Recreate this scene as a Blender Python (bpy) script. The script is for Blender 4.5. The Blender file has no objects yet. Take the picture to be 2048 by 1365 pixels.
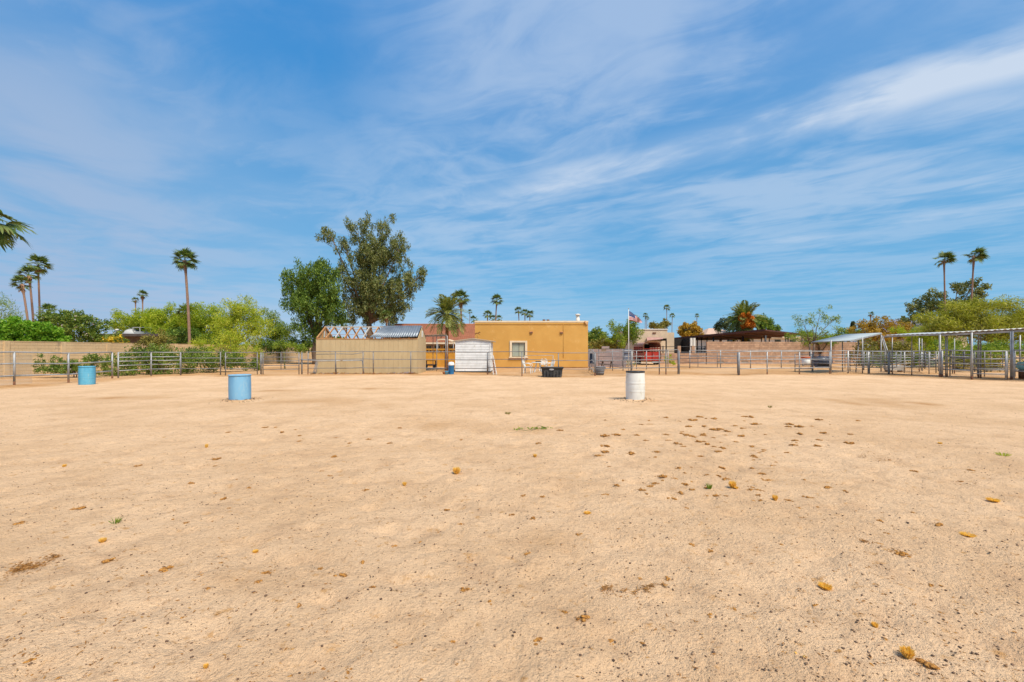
import bpy, math, random
import numpy as np
from mathutils import Vector, Matrix, Euler

random.seed(11)
R = random.Random(5)
NP = np.random.default_rng(7)
sc = bpy.context.scene
col = sc.collection

# ---------------------------------------------------------------- camera
F, HX, HY, EYE = 910.0, 1024.0, 700.0, 1.5
cam_d = bpy.data.cameras.new("camera")
cam = bpy.data.objects.new("camera", cam_d)
col.objects.link(cam)
cam.location = (0, 0, EYE)
cam.rotation_euler = (math.radians(90), 0, 0)
cam_d.sensor_width = 36.0
cam_d.lens = 36.0 * F / 2048.0
cam_d.shift_y = (HY - 682.5) / 2048.0
cam_d.clip_start = 0.05
cam_d.clip_end = 20000
sc.camera = cam

# ---------------------------------------------------------------- world, sun, exposure
SUN_EL, SUN_AZ = 56.0, 142.0        # azimuth clockwise from +Y (the viewing direction)
world = bpy.data.worlds.new("World")
sc.world = world
world.use_nodes = True
wt = world.node_tree
for n in list(wt.nodes):
    wt.nodes.remove(n)


class NT:
    """tiny helper for node maths"""
    def __init__(s, t):
        s.t = t

    def new(s, kind, **kw):
        n = s.t.nodes.new(kind)
        for k, v in kw.items():
            setattr(n, k, v)
        return n

    def put(s, sock, v):
        if isinstance(v, bpy.types.NodeSocket):
            s.t.links.new(v, sock)
        else:
            sock.default_value = v

    def m(s, op, a, b=0.0, c=None, clamp=False):
        n = s.new('ShaderNodeMath', operation=op)
        n.use_clamp = clamp
        s.put(n.inputs[0], a)
        s.put(n.inputs[1], b)
        if c is not None:
            s.put(n.inputs[2], c)
        return n.outputs[0]

    def ramp(s, v, a, b, lo=0.0, hi=1.0, smooth=True):
        n = s.new('ShaderNodeMapRange')
        n.interpolation_type = 'SMOOTHSTEP' if smooth else 'LINEAR'
        s.put(n.inputs['Value'], v)
        n.inputs['From Min'].default_value = a
        n.inputs['From Max'].default_value = b
        n.inputs['To Min'].default_value = lo
        n.inputs['To Max'].default_value = hi
        return n.outputs[0]

    def noise(s, vec, scale, detail=4, rough=.55, dist=0.0):
        n = s.new('ShaderNodeTexNoise')
        if vec is not None:
            s.put(n.inputs['Vector'], vec)
        n.inputs['Scale'].default_value = scale
        n.inputs['Detail'].default_value = detail
        n.inputs['Roughness'].default_value = rough
        n.inputs['Distortion'].default_value = dist
        return n.outputs['Fac']

    def vec(s, x, y, z=0.0):
        n = s.new('ShaderNodeCombineXYZ')
        s.put(n.inputs[0], x)
        s.put(n.inputs[1], y)
        s.put(n.inputs[2], z)
        return n.outputs[0]

    def mix(s, f, a, b, blend='MIX'):
        n = s.new('ShaderNodeMix', data_type='RGBA', blend_type=blend)
        s.put(n.inputs[0], f)
        for i, v in ((6, a), (7, b)):
            if isinstance(v, (tuple, list)) and len(v) == 3:
                v = (*v, 1)
            s.put(n.inputs[i], v)
        return n.outputs[2]


w = NT(wt)
skyn = w.new('ShaderNodeTexSky', sky_type='NISHITA')
skyn.sun_disc = False
skyn.sun_elevation = math.radians(SUN_EL)
skyn.sun_rotation = math.radians(SUN_AZ)
skyn.altitude = 400
skyn.air_density = 1.0
skyn.dust_density = 0.6
skyn.ozone_density = 2.5
tc = w.new('ShaderNodeTexCoord')
sp = w.new('ShaderNodeSeparateXYZ')
wt.links.new(tc.outputs['Generated'], sp.inputs[0])
dx, dy, dz = sp.outputs
zc = w.m('MAXIMUM', dz, 0.045)
X = w.m('DIVIDE', dx, zc)
Y = w.m('DIVIDE', dy, zc)
S = w.m('SUBTRACT', w.m('MULTIPLY', X, .79), w.m('MULTIPLY', Y, .61))   # along the cirrus streaks
T = w.m('ADD', w.m('MULTIPLY', X, .61), w.m('MULTIPLY', Y, .79))        # across them
n_low = w.noise(w.vec(S, T), 0.55, 3, .5)
n_str = w.noise(w.vec(w.m('MULTIPLY', S, .42), w.m('MULTIPLY', T, 1.4)), 1.3, 5, .55, .8)
n_fin = w.noise(w.vec(w.m('MULTIPLY', S, .75), w.m('MULTIPLY', T, 1.3)), 2.4, 6, .58, 1.2)
n_iso = w.noise(w.vec(w.m('MULTIPLY', S, .8), T, 3.3), 1.3, 5, .55, .4)
wob = w.m('MULTIPLY', w.m('SUBTRACT', n_low, .5), .6)
Tw = w.m('ADD', T, wob)


def band(t0, wd, soft=1.0):
    q = w.m('DIVIDE', w.m('SUBTRACT', Tw, t0), wd)
    return w.m('EXPONENT', w.m('MULTIPLY', w.m('MULTIPLY', q, q), -1.0 * soft))


tex = w.m('ADD', w.m('MULTIPLY', n_str, .34), w.m('ADD', w.m('MULTIPLY', n_fin, .20), w.m('MULTIPLY', n_iso, .54)))
b1 = w.m('MULTIPLY', band(2.32, .30), w.m('MULTIPLY', w.ramp(S, -3.4, -.4, .35, 1.0), w.ramp(tex, .42, .62, .30, 1.15)))
b1b = w.m('MULTIPLY', band(1.95, .8), w.m('MULTIPLY', w.ramp(S, -2.6, .6, .2, .75), w.ramp(tex, .40, .72, .12, 1.0)))
b2 = w.m('MULTIPLY', band(4.7, .6), w.m('MULTIPLY', w.ramp(S, -6.0, -1.0, .15, .8), w.ramp(tex, .42, .70)))
b3 = w.m('MULTIPLY', w.ramp(tex, .44, .70), w.m('MULTIPLY', w.ramp(n_low, .34, .60), .7))
lefth = w.m('MULTIPLY', w.ramp(dx, -.10, -.78), w.m('MULTIPLY', w.ramp(dz, .62, .30), w.ramp(n_iso, .30, .62, .40, 1.0)))
topr = w.m('MULTIPLY', w.ramp(dx, .05, .65), w.m('MULTIPLY', w.ramp(dz, .26, .50), w.ramp(tex, .38, .68, .25, 1.0)))
hor = w.m('MULTIPLY', w.ramp(dz, .16, .015), w.m('MULTIPLY', w.ramp(dx, .5, -.6), .6))
b3 = w.m('MULTIPLY', b3, w.ramp(dz, .10, .32, .25, 1.0))
b2 = w.m('MULTIPLY', b2, w.ramp(dz, .06, .16, .25, .8))
veil = w.m('MULTIPLY', w.ramp(w.m('ADD', w.m('MULTIPLY', n_iso, .6), w.m('MULTIPLY', n_fin, .4)), .36, .62, .10, .55), w.ramp(dz, .10, .30, .5, 1.0))
cl = w.m('MAXIMUM', w.m('MAXIMUM', b1, b1b), w.m('MAXIMUM', b2, b3))
cl = w.m('MAXIMUM', cl, veil)
cl = w.m('MAXIMUM', cl, w.m('MULTIPLY', lefth, .85))
cl = w.m('MAXIMUM', cl, w.m('MULTIPLY', topr, .62))
cl = w.m('ADD', cl, w.m('MULTIPLY', hor, w.m('SUBTRACT', 1.0, cl)), clamp=True)


def gap(cx_, cz_, r_, amt):
    q = w.m('ADD', w.m('POWER', w.m('ABSOLUTE', w.m('SUBTRACT', dx, cx_)), 2.0), w.m('POWER', w.m('ABSOLUTE', w.m('SUBTRACT', dz, cz_)), 2.0))
    return w.m('SUBTRACT', 1.0, w.m('MULTIPLY', w.m('EXPONENT', w.m('MULTIPLY', q, -1.0 / (r_ * r_))), amt))


cl = w.m('MULTIPLY', cl, gap(-.34, .50, .17, .8))       # deeper blue openings in the thin cloud
cl = w.m('MULTIPLY', cl, gap(.22, .20, .10, .5))
cl = w.m('MULTIPLY', cl, w.ramp(dz, -.02, .02))
hs = w.new('ShaderNodeHueSaturation')
wt.links.new(skyn.outputs[0], hs.inputs['Color'])
hs.inputs['Saturation'].default_value = 1.12
hs.inputs['Value'].default_value = 1.0
grad = w.mix(w.ramp(dz, .62, .0), (.24, 1.85, 4.6), (.80, 2.95, 4.95))
base = w.mix(.85, hs.outputs[0], grad)
CLOUD = w.mix(w.ramp(dx, -.15, -.75), (4.1, 4.8, 5.8), (2.75, 3.45, 4.75))
skycol = w.mix(w.m('MULTIPLY', cl, .96), base, CLOUD)
bg = w.new('ShaderNodeBackground')
wt.links.new(skycol, bg.inputs['Color'])
bg.inputs['Strength'].default_value = 0.085
wo = w.new('ShaderNodeOutputWorld')
wt.links.new(bg.outputs[0], wo.inputs['Surface'])

sun_d = bpy.data.lights.new("sun", 'SUN')
sun_d.energy = 3.1
sun_d.angle = math.radians(22)
sun_d.color = (1.0, .90, .76)
sun = bpy.data.objects.new("sun", sun_d)
col.objects.link(sun)
az, el = math.radians(SUN_AZ), math.radians(SUN_EL)
sdir = Vector((math.sin(az) * math.cos(el), math.cos(az) * math.cos(el), math.sin(el)))
sun.rotation_euler = sdir.to_track_quat('Z', 'Y').to_euler()
sun.location = sdir * 60
sc.view_settings.view_transform = 'Standard'
sc.view_settings.look = 'None'
sc.view_settings.exposure = 0.8
sc.view_settings.gamma = 1.0
sc.view_settings.use_curve_mapping = False
sc.render.engine = 'CYCLES'
sc.cycles.max_bounces = 6
sc.cycles.diffuse_bounces = 3
sc.cycles.transmission_bounces = 4
sc.cycles.transparent_max_bounces = 4


# ---------------------------------------------------------------- measuring
def at(px, py, d):
    """the point of the place seen at photo pixel (px, py), d metres in front of the tripod"""
    return Vector(((px - HX) / F * d, d, EYE + (HY - py) / F * d))


def depth(py):
    return EYE * F / (py - HY)


def gp(px, py):
    d = depth(py)
    return Vector(((px - HX) / F * d, d, 0.0))


# ---------------------------------------------------------------- materials
_m = {}


def mat(name, c1, c2=None, scale=3.0, rough=.85, bump=0.0, bscale=40.0, metal=0.0, spec=.3,
        detail=5, lo=.35, hi=.65, coords='obj', c3=None, s3=None, stretch=None, island=0.0):
    if name in _m:
        return _m[name]
    ma = bpy.data.materials.new(name)
    ma.use_nodes = True
    t = ma.node_tree
    k = NT(t)
    bs = t.nodes['Principled BSDF']
    bs.inputs['Roughness'].default_value = rough
    bs.inputs['Metallic'].default_value = metal
    bs.inputs['Specular IOR Level'].default_value = spec
    if coords == 'obj':
        v = k.new('ShaderNodeTexCoord').outputs['Object']
    else:
        v = k.new('ShaderNodeNewGeometry').outputs['Position']
    if stretch:
        mp = k.new('ShaderNodeMapping')
        t.links.new(v, mp.inputs[0])
        mp.inputs['Scale'].default_value = stretch
        v = mp.outputs[0]
    if c2 is None:
        c2 = tuple(x * .8 for x in c1)
    f = k.ramp(k.noise(v, scale, detail, .6), lo, hi)
    c = k.mix(f, c1, c2)
    if c3 is not None:
        c = k.mix(k.ramp(k.noise(v, s3 or scale * 3, 6, .7), .56, .72), c, c3)
    if island:
        ri = k.new('ShaderNodeNewGeometry').outputs['Random Per Island']
        c = k.mix(k.m('MULTIPLY', ri, island), c, tuple(x * .45 for x in c1))
    t.links.new(c, bs.inputs['Base Color'])
    if bump:
        b = k.new('ShaderNodeBump')
        b.inputs['Strength'].default_value = 1.0
        b.inputs['Distance'].default_value = bump
        t.links.new(k.noise(v, bscale, 6, .65), b.inputs['Height'])
        t.links.new(b.outputs[0], bs.inputs['Normal'])
    _m[name] = ma
    return ma


def leafmat(name, ca, cb, cc, tr=.35, ns=.8, cl_=None):
    if name in _m:
        return _m[name]
    ma = bpy.data.materials.new(name)
    ma.use_nodes = True
    t = ma.node_tree
    k = NT(t)
    bs = t.nodes['Principled BSDF']
    bs.inputs['Roughness'].default_value = .6
    bs.inputs['Specular IOR Level'].default_value = .25
    g = k.new('ShaderNodeNewGeometry')
    f1 = g.outputs['Random Per Island']
    f2 = k.ramp(k.noise(g.outputs['Position'], ns, 3, .6), .36, .66)
    c = k.mix(f2, ca, cb)
    c = k.mix(k.ramp(f1, .45, 1.0), c, cc)
    t.links.new(c, bs.inputs['Base Color'])
    tl = k.new('ShaderNodeBsdfTranslucent')
    t.links.new(k.mix(1.0, c, (1.25, 1.35, .7), 'MULTIPLY'), tl.inputs['Color'])
    mx = k.new('ShaderNodeMixShader')
    mx.inputs[0].default_value = tr
    t.links.new(bs.outputs[0], mx.inputs[1])
    t.links.new(tl.outputs[0], mx.inputs[2])
    t.links.new(mx.outputs[0], t.nodes['Material Output'].inputs['Surface'])
    _m[name] = ma
    return ma


galv = mat('galvanised_pipe', (.30, .31, .31), (.42, .43, .43), 2.0, .55, metal=.35, c3=(.20, .13, .08), s3=3.0)
galv2 = mat('weathered_pipe', (.17, .17, .175), (.25, .255, .26), 2.5, .6, metal=.25, c3=(.17, .09, .05), s3=2.2)
rust = mat('rusty_steel', (.13, .05, .025), (.20, .09, .045), 6, .8)
rustroof = mat('rusty_roof_steel', (.12, .042, .03), (.075, .035, .03), 1.2, .8, coords='w')
tinw = mat('white_painted_tin', (.72, .74, .74), (.62, .64, .63), 2.5, .5, c3=(.50, .48, .42), s3=5)
tinroof = mat('corrugated_zinc', (.52, .53, .52), (.60, .61, .60), 1.5, .45, metal=.4, c3=(.38, .33, .28), s3=4)
darkzinc = mat('dark_corrugated_zinc', (.16, .19, .22), (.22, .25, .28), 2, .45, metal=.35)
bluezinc = mat('pale_sheet_steel', (.36, .41, .42), (.30, .35, .37), 1.2, .6, metal=.05, c3=(.28, .26, .23), s3=4)
siding = mat('tan_wood_siding', (.52, .40, .225), (.47, .355, .195), 1.6, .85, bump=.004, bscale=30, coords='w',
             c3=(.42, .31, .17), s3=2.4, stretch=(1, 1, .35))
lumber = mat('raw_pine_lumber', (.55, .30, .12), (.44, .20, .07), 6, .75, c3=(.30, .13, .06), s3=9)
paleboard = mat('grey_pine_board', (.55, .50, .44), (.45, .40, .33), 5, .8)
stucco = mat('ochre_stucco', (.62, .35, .092), (.56, .305, .075), .55, .9, bump=.010, bscale=22, coords='w',
             c3=(.64, .38, .12), s3=1.6)
cream = mat('cream_trim', (.74, .62, .44), (.66, .54, .37), 3, .8)
orangewall = mat('orange_block', (.60, .30, .04), (.50, .24, .035), 1.5, .9, bump=.008, bscale=30)
tanwall = mat('tan_block_wall', (.66, .49, .28), (.58, .42, .235), .7, .9, bump=.006, bscale=28, coords='w',
              c3=(.40, .30, .185), s3=1.1)
pinkblock = mat('pinkish_block_wall', (.52, .33, .21), (.41, .25, .16), 1.7, .9, island=.5, bump=.008, bscale=25, coords='w',
                c3=(.50, .37, .27), s3=3.1)
greyblock = mat('grey_mauve_block_wall', (.34, .27, .26), (.28, .22, .215), 1.3, .9, bump=.008, bscale=25, coords='w')
mortar = mat('mortar', (.27, .20, .15), (.22, .17, .12), 3, .95)
tanmortar = mat('pale_mortar', (.40, .31, .20), (.35, .27, .17), 3, .95)
tiler = mat('terracotta_tile', (.38, .155, .085), (.31, .125, .07), 1.2, .85, coords='w', c3=(.45, .22, .13), s3=3)
beige = mat('beige_render', (.60, .48, .33), (.54, .42, .29), 1.2, .9, coords='w')
whiter = mat('white_render', (.72, .69, .62), (.64, .61, .55), 2, .85)
pinkroof = mat('faded_pink_roof', (.56, .38, .28), (.48, .33, .25), 2, .9)
darkv = mat('painted_shade', (.018, .016, .015), (.03, .025, .02), 2, .9)  # near-black base colour that paints in shade of openings and undersides
glass = mat('window_glass', (.05, .07, .07), (.09, .12, .11), 2, .12, spec=.6)
blind = mat('pale_green_blind', (.45, .50, .40), (.38, .43, .35), 20, .6, stretch=(1, 1, .05))
blueplas = mat('faded_blue_plastic', (.13, .33, .54), (.20, .43, .62), 2.2, .6, c3=(.36, .50, .56), s3=3.2, stretch=(1, 1, .35))
bluetop = mat('pale_blue_plastic_lid', (.22, .42, .58), (.15, .33, .50), 4, .5)
tealplas = mat('teal_blue_plastic', (.07, .31, .48), (.12, .40, .56), 3, .55, c3=(.28, .46, .48), s3=4, stretch=(1, 1, .4))
brightblue = mat('bright_blue_plastic', (.02, .17, .42), (.03, .22, .50), 3, .4)
whiteplas = mat('white_plastic', (.74, .75, .71), (.64, .65, .60), 3, .6, c3=(.46, .40, .28), s3=4, stretch=(1, 1, .45))
blackplas = mat('black_plastic', (.022, .024, .026), (.035, .037, .04), 4, .45)
blackdusty = mat('dusty_black_plastic', (.03, .031, .033), (.10, .095, .085), 3, .6, lo=.4, hi=.7)
greyplas = mat('grey_rubber', (.15, .155, .165), (.20, .20, .205), 4, .6)
greylogo = mat('grey_label', (.33, .33, .34), (.28, .28, .29), 4, .6)
redpaint = mat('red_trailer_paint', (.42, .035, .02), (.34, .03, .02), 3, .45, c3=(.24, .05, .03), s3=5)
redroof = mat('pale_red_roof', (.46, .26, .20), (.38, .20, .16), 3, .6)
flagr = mat('flag_red', (.42, .004, .010), (.38, .004, .010), 3, .8)
flagw = mat('flag_white', (.60, .58, .56), (.54, .52, .52), 3, .8)
flagb = mat('flag_blue', (.012, .05, .20), (.01, .04, .16), 3, .8)
bronze = mat('bronze', (.28, .13, .05), (.18, .08, .03), 12, .5, metal=.5)
bark = mat('grey_brown_bark', (.17, .115, .08), (.10, .07, .05), 4, .9, bump=.02, bscale=12, coords='w')
palebark = mat('pale_euc_bark', (.22, .15, .10), (.12, .085, .055), 1.8, .9, bump=.02, bscale=8, coords='w')
pbark = mat('palm_bark', (.30, .19, .13), (.22, .13, .09), 5, .9, stretch=(1, 1, 5), coords='w')
pbark2 = mat('palm_boot_bark', (.40, .17, .05), (.24, .09, .03), 6, .9)
greenbark = mat('green_bark', (.17, .17, .05), (.11, .10, .045), 3, .9, coords='w')
deadfr = mat('dead_palm_skirt', (.42, .25, .10), (.28, .15, .06), 4, .9)
L_euc = leafmat('eucalyptus_leaf', (.080, .105, .026), (.165, .195, .055), (.33, .33, .13), .3, .55)
L_wil = leafmat('dark_green_leaf', (.042, .09, .016), (.12, .20, .028), (.25, .34, .05), .35, .6)
L_pv = leafmat('palo_verde_leaf', (.20, .29, .018), (.35, .43, .022), (.50, .50, .05), .4, .45)
L_pvy = leafmat('yellow_palo_verde_leaf', (.25, .33, .018), (.41, .46, .025), (.58, .56, .08), .4, .4)
L_pvo = leafmat('olive_palo_verde_leaf', (.20, .21, .02), (.36, .37, .03), (.52, .48, .10), .4, .7)
L_pvd = leafmat('mid_green_leaf', (.11, .19, .025), (.23, .31, .03), (.36, .40, .05), .35, .6)
L_hedge = leafmat('bright_hedge_leaf', (.09, .24, .012), (.21, .40, .02), (.32, .47, .05), .35, .9)
L_dark = leafmat('shrub_leaf', (.065, .13, .02), (.16, .23, .03), (.29, .33, .06), .3, 1.0)
L_oliv = leafmat('olive_shrub_leaf', (.15, .14, .03), (.27, .23, .045), (.38, .32, .08), .3, .9)
L_oran = leafmat('rusty_shrub_leaf', (.30, .19, .02), (.46, .26, .025), (.52, .34, .05), .3, .7)
L_date = leafmat('date_frond', (.12, .15, .03), (.21, .23, .05), (.34, .33, .10), .25, 2)
L_fan = leafmat('fan_frond', (.06, .12, .03), (.12, .18, .045), (.22, .25, .08), .25, 2)
L_cyp = leafmat('cypress_leaf', (.03, .05, .02), (.05, .08, .03), (.07, .10, .04), .2, 2)
fl_y = leafmat('yellow_flower', (.60, .38, .01), (.70, .46, .02), (.75, .55, .08), .3, 2)
fl_p = leafmat('pale_flower', (.50, .34, .30), (.58, .46, .42), (.65, .55, .42), .3, 2)
fruit = leafmat('orange_date_fruit', (.55, .14, .01), (.66, .20, .015), (.70, .30, .03), .1, 2)
straw = leafmat('golden_straw', (.85, .52, .10), (.88, .58, .14), (.90, .68, .26), .4, 8)
brstraw = leafmat('brown_straw', (.30, .13, .03), (.38, .18, .05), (.46, .26, .09), .2, 8)
dung = mat('dry_manure', (.46, .22, .05), (.20, .085, .02), 90, .95, coords='w', lo=.42, hi=.58)
peb = leafmat('pebble', (.085, .05, .032), (.17, .10, .06), (.34, .22, .13), 0.0, 3)


# ---------------------------------------------------------------- objects
def tag(o, label=None, cat=None, group=None, kind=None):
    if label:
        o['label'] = label
    if cat:
        o['category'] = cat
    if group:
        o['group'] = group
    if kind:
        o['kind'] = kind
    return o


def empty(name, loc, label=None, cat=None, group=None):
    o = bpy.data.objects.new(name, None)
    o.empty_display_size = .2
    col.objects.link(o)
    o.location = loc
    return tag(o, label, cat, group)


def wl(o):
    v = Vector((0, 0, 0))
    while o is not None:
        v += o.location
        o = o.parent
    return v


class MB:
    def __init__(s):
        s.v, s.f, s.mi = [], [], []
        s.sm = []

    def quad(s, a, b, c, d, mi=0, sm=False):
        n = len(s.v)
        s.v += [tuple(a), tuple(b), tuple(c), tuple(d)]
        s.f.append((n, n + 1, n + 2, n + 3))
        s.mi.append(mi)
        s.sm.append(sm)
        return s

    def face(s, pts, mi=0, sm=False):
        n = len(s.v)
        s.v += [tuple(p) for p in pts]
        s.f.append(tuple(range(n, n + len(pts))))
        s.mi.append(mi)
        s.sm.append(sm)
        return s

    def hull8(s, p, mi=0):
        """p: bottom 4 then top 4, both counter-clockwise"""
        n = len(s.v)
        s.v += [tuple(q) for q in p]
        for f in ((3, 2, 1, 0), (4, 5, 6, 7), (0, 1, 5, 4), (1, 2, 6, 5), (2, 3, 7, 6), (3, 0, 4, 7)):
            s.f.append(tuple(n + i for i in f))
            s.mi.append(mi)
            s.sm.append(False)
        return s

    def box(s, x0, x1, y0, y1, z0, z1, mi=0):
        return s.hull8([(x0, y0, z0), (x1, y0, z0), (x1, y1, z0), (x0, y1, z0),
                        (x0, y0, z1), (x1, y0, z1), (x1, y1, z1), (x0, y1, z1)], mi)

    def beam(s, a, b, w, h, mi=0, up=Vector((0, 0, 1))):
        a, b = Vector(a), Vector(b)
        d = (b - a).normalized()
        if abs(d.dot(up)) > .98:
            up = Vector((0, 1, 0))
        sd = d.cross(up).normalized() * (w / 2)
        u = sd.cross(d).normalized() * (h / 2)
        return s.hull8([a - sd - u, a + sd - u, b + sd - u, b - sd - u,
                        a - sd + u, a + sd + u, b + sd + u, b - sd + u], mi)

    def tube(s, pts, rad, n=8, mi=0, caps=True, sm=True):
        pts = [Vector(p) for p in pts]
        if not hasattr(rad, '__len__'):
            rad = [rad] * len(pts)
        b0 = len(s.v)
        ref = None
        for i, p in enumerate(pts):
            d = (pts[min(i + 1, len(pts) - 1)] - pts[max(i - 1, 0)]).normalized()
            if ref is None:
                ref = Vector((0, 0, 1)) if abs(d.z) < .9 else Vector((1, 0, 0))
            x = d.cross(ref)
            if x.length < 1e-4:
                x = d.orthogonal()
            x.normalize()
            y = d.cross(x).normalized()
            ref = -y if False else ref
            for k in range(n):
                a = 2 * math.pi * k / n
                s.v.append(tuple(p + (x * math.cos(a) + y * math.sin(a)) * rad[i]))
        for i in range(len(pts) - 1):
            for k in range(n):
                k2 = (k + 1) % n
                s.f.append((b0 + i * n + k, b0 + i * n + k2, b0 + (i + 1) * n + k2, b0 + (i + 1) * n + k))
                s.mi.append(mi)
                s.sm.append(sm)
        if caps:
            s.f.append(tuple(b0 + k for k in reversed(range(n))))
            s.f.append(tuple(b0 + (len(pts) - 1) * n + k for k in range(n)))
            s.mi += [mi, mi]
            s.sm += [False, False]
        return s

    def lathe(s, prof, c=(0, 0, 0), n=28, mi=0, sx=1.0, sy=1.0):
        b0 = len(s.v)
        for r, z in prof:
            for k in range(n):
                a = 2 * math.pi * k / n
                s.v.append((c[0] + r * math.cos(a) * sx, c[1] + r * math.sin(a) * sy, c[2] + z))
        for i in range(len(prof) - 1):
            for k in range(n):
                k2 = (k + 1) % n
                s.f.append((b0 + i * n + k, b0 + i * n + k2, b0 + (i + 1) * n + k2, b0 + (i + 1) * n + k))
                s.mi.append(mi)
                s.sm.append(True)
        if prof[0][0] > 1e-4:
            s.f.append(tuple(b0 + k for k in reversed(range(n))))
            s.mi.append(mi)
            s.sm.append(False)
        if prof[-1][0] > 1e-4:
            s.f.append(tuple(b0 + (len(prof) - 1) * n + k for k in range(n)))
            s.mi.append(mi)
            s.sm.append(False)
        return s

    def build(s, name, mats, parent=None, base=None, bevel=0.0):
        if not isinstance(mats, (list, tuple)):
            mats = [mats]
        off = wl(parent) if parent is not None else (Vector(base) if base is not None else Vector((0, 0, 0)))
        me = bpy.data.meshes.new(name)
        V = [(v[0] - off.x, v[1] - off.y, v[2] - off.z) for v in s.v]
        me.from_pydata(V, [], s.f)
        for m_ in mats:
            me.materials.append(m_)
        me.polygons.foreach_set('material_index', s.mi)
        me.polygons.foreach_set('use_smooth', s.sm)
        me.update()
        o = bpy.data.objects.new(name, me)
        col.objects.link(o)
        if parent is not None:
            o.parent = parent
        elif base is not None:
            o.location = off
        if bevel:
            b = o.modifiers.new('bevel', 'BEVEL')
            b.width = bevel
            b.segments = 2
        return o


def copy_obj(o, parent, loc=None, rot=None, scale=None):
    c = o.copy()
    col.objects.link(c)
    c.parent = parent
    if loc is not None:
        c.location = loc
    if rot is not None:
        c.rotation_euler = rot
    if scale is not None:
        c.scale = scale
    return c


def copy_thing(root, loc, rz, label, group=None):
    r = root.copy()
    col.objects.link(r)
    r.location = loc
    r.rotation_euler = (0, 0, rz)
    r['label'] = label
    if group:
        r['group'] = group
    for ch in list(root.children):
        c = ch.copy()
        col.objects.link(c)
        c.parent = r
        for g in list(ch.children):
            d = g.copy()
            col.objects.link(d)
            d.parent = c
    return r


# ---------------------------------------------------------------- value noise in numpy
_tab = np.random.default_rng(3).random((256, 256))


def vn(x, y):
    xi = np.floor(x).astype(int)
    yi = np.floor(y).astype(int)
    fx, fy = x - xi, y - yi
    fx = fx * fx * (3 - 2 * fx)
    fy = fy * fy * (3 - 2 * fy)
    a = _tab[xi & 255, yi & 255]
    b = _tab[(xi + 1) & 255, yi & 255]
    c = _tab[xi & 255, (yi + 1) & 255]
    d = _tab[(xi + 1) & 255, (yi + 1) & 255]
    return (a * (1 - fx) + b * fx) * (1 - fy) + (c * (1 - fx) + d * fx) * fy - .5


# ---------------------------------------------------------------- ground
fence_line = [(-21.6, 8), (-21.2, 17.5), (-19.95, 20.3), (-20, 22.9), (-20.0, 25.2), (-17.2, 26.6), (-5, 27.2), (0, 26.5),
              (.6, 25.2), (4.6, 25.3), (9.2, 27.1), (19, 27.6), (21.5, 27.6), (22.4, 25), (24, 22.4), (25.5, 19), (27, 8)]


def edge_dist(x, y):
    """distance beyond (+) or inside (-) the arena edge"""
    fl = fence_line
    yy = np.interp(x, [p[0] for p in fl[3:13]], [p[1] for p in fl[3:13]])
    d1 = y - yy
    d2 = -19.9 - x + np.clip((20 - y) * .12, 0, 2) * -1
    d3 = x - np.interp(y, [8, 19, 22.4, 25, 27.6], [27, 25.5, 24, 22.4, 21.5])
    return np.maximum(np.maximum(d1, d2), d3)


def gz(x, y):
    x = np.asarray(x, float)
    y = np.asarray(y, float)
    dist = np.hypot(x, y)
    z = .018 * vn(x * .5, y * .5) + .016 * vn(x * 1.3 + 7, y * 1.3)
    near = np.clip(1.3 - dist / 16, 0, 1)
    z = z + near * (.014 * vn(x * 2.9 + 3, y * 2.9) + .018 * vn(x * 6.3, y * 6.3 + 9) + .016 * vn(x * 12, y * 12) + .009 * vn(x * 21, y * 21))
    # hoof and foot dimples
    h = vn(x * 3.7 + 40, y * 3.7 + 11)
    z = z - near * .025 * np.clip((h - .22) / .2, 0, 1) - near * .022 * np.clip((vn(x * 7.1 + 4, y * 6.2) - .22) / .15, 0, 1)
    for bx_, by_ in ((-8.12, 13.62), (3.67, 13.58)):      # sand scraped up round the barrels
        rr = np.hypot(x - bx_, y - by_)
        z = z + .04 * np.exp(-((rr - .36) / .13) ** 2)
    e = edge_dist(x, y)
    z = z + .06 * np.exp(-((e + .1) / .7) ** 2) * (1 + vn(x * .9, y * .9))
    return z


def zg(x, y):
    return float(gz(np.array([x]), np.array([y]))[0])


def axis(fine_to, step, growth, far, start=0.0):
    a = [start]
    st = step
    while a[-1] < far:
        if a[-1] > fine_to:
            st *= growth
        a.append(a[-1] + st)
    return a


xp = axis(6.0, .058, 1.020, 4500)
xs = np.array([-v for v in reversed(xp[1:])] + xp)
yp = axis(9.0, .048, 1.018, 9000, 1.2)
ys = np.array([-v + 2.4 for v in reversed(axis(1.3, .25, 1.35, 400, 1.2)[1:])] + yp)
GX, GY = np.meshgrid(xs, ys)
GZ = gz(GX, GY)
nx, ny = len(xs), len(ys)
co = np.stack([GX.ravel(), GY.ravel(), GZ.ravel()], 1)
idx = np.arange(nx * ny).reshape(ny, nx)
quads = np.stack([idx[:-1, :-1].ravel(), idx[:-1, 1:].ravel(), idx[1:, 1:].ravel(), idx[1:, :-1].ravel()], 1)


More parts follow.
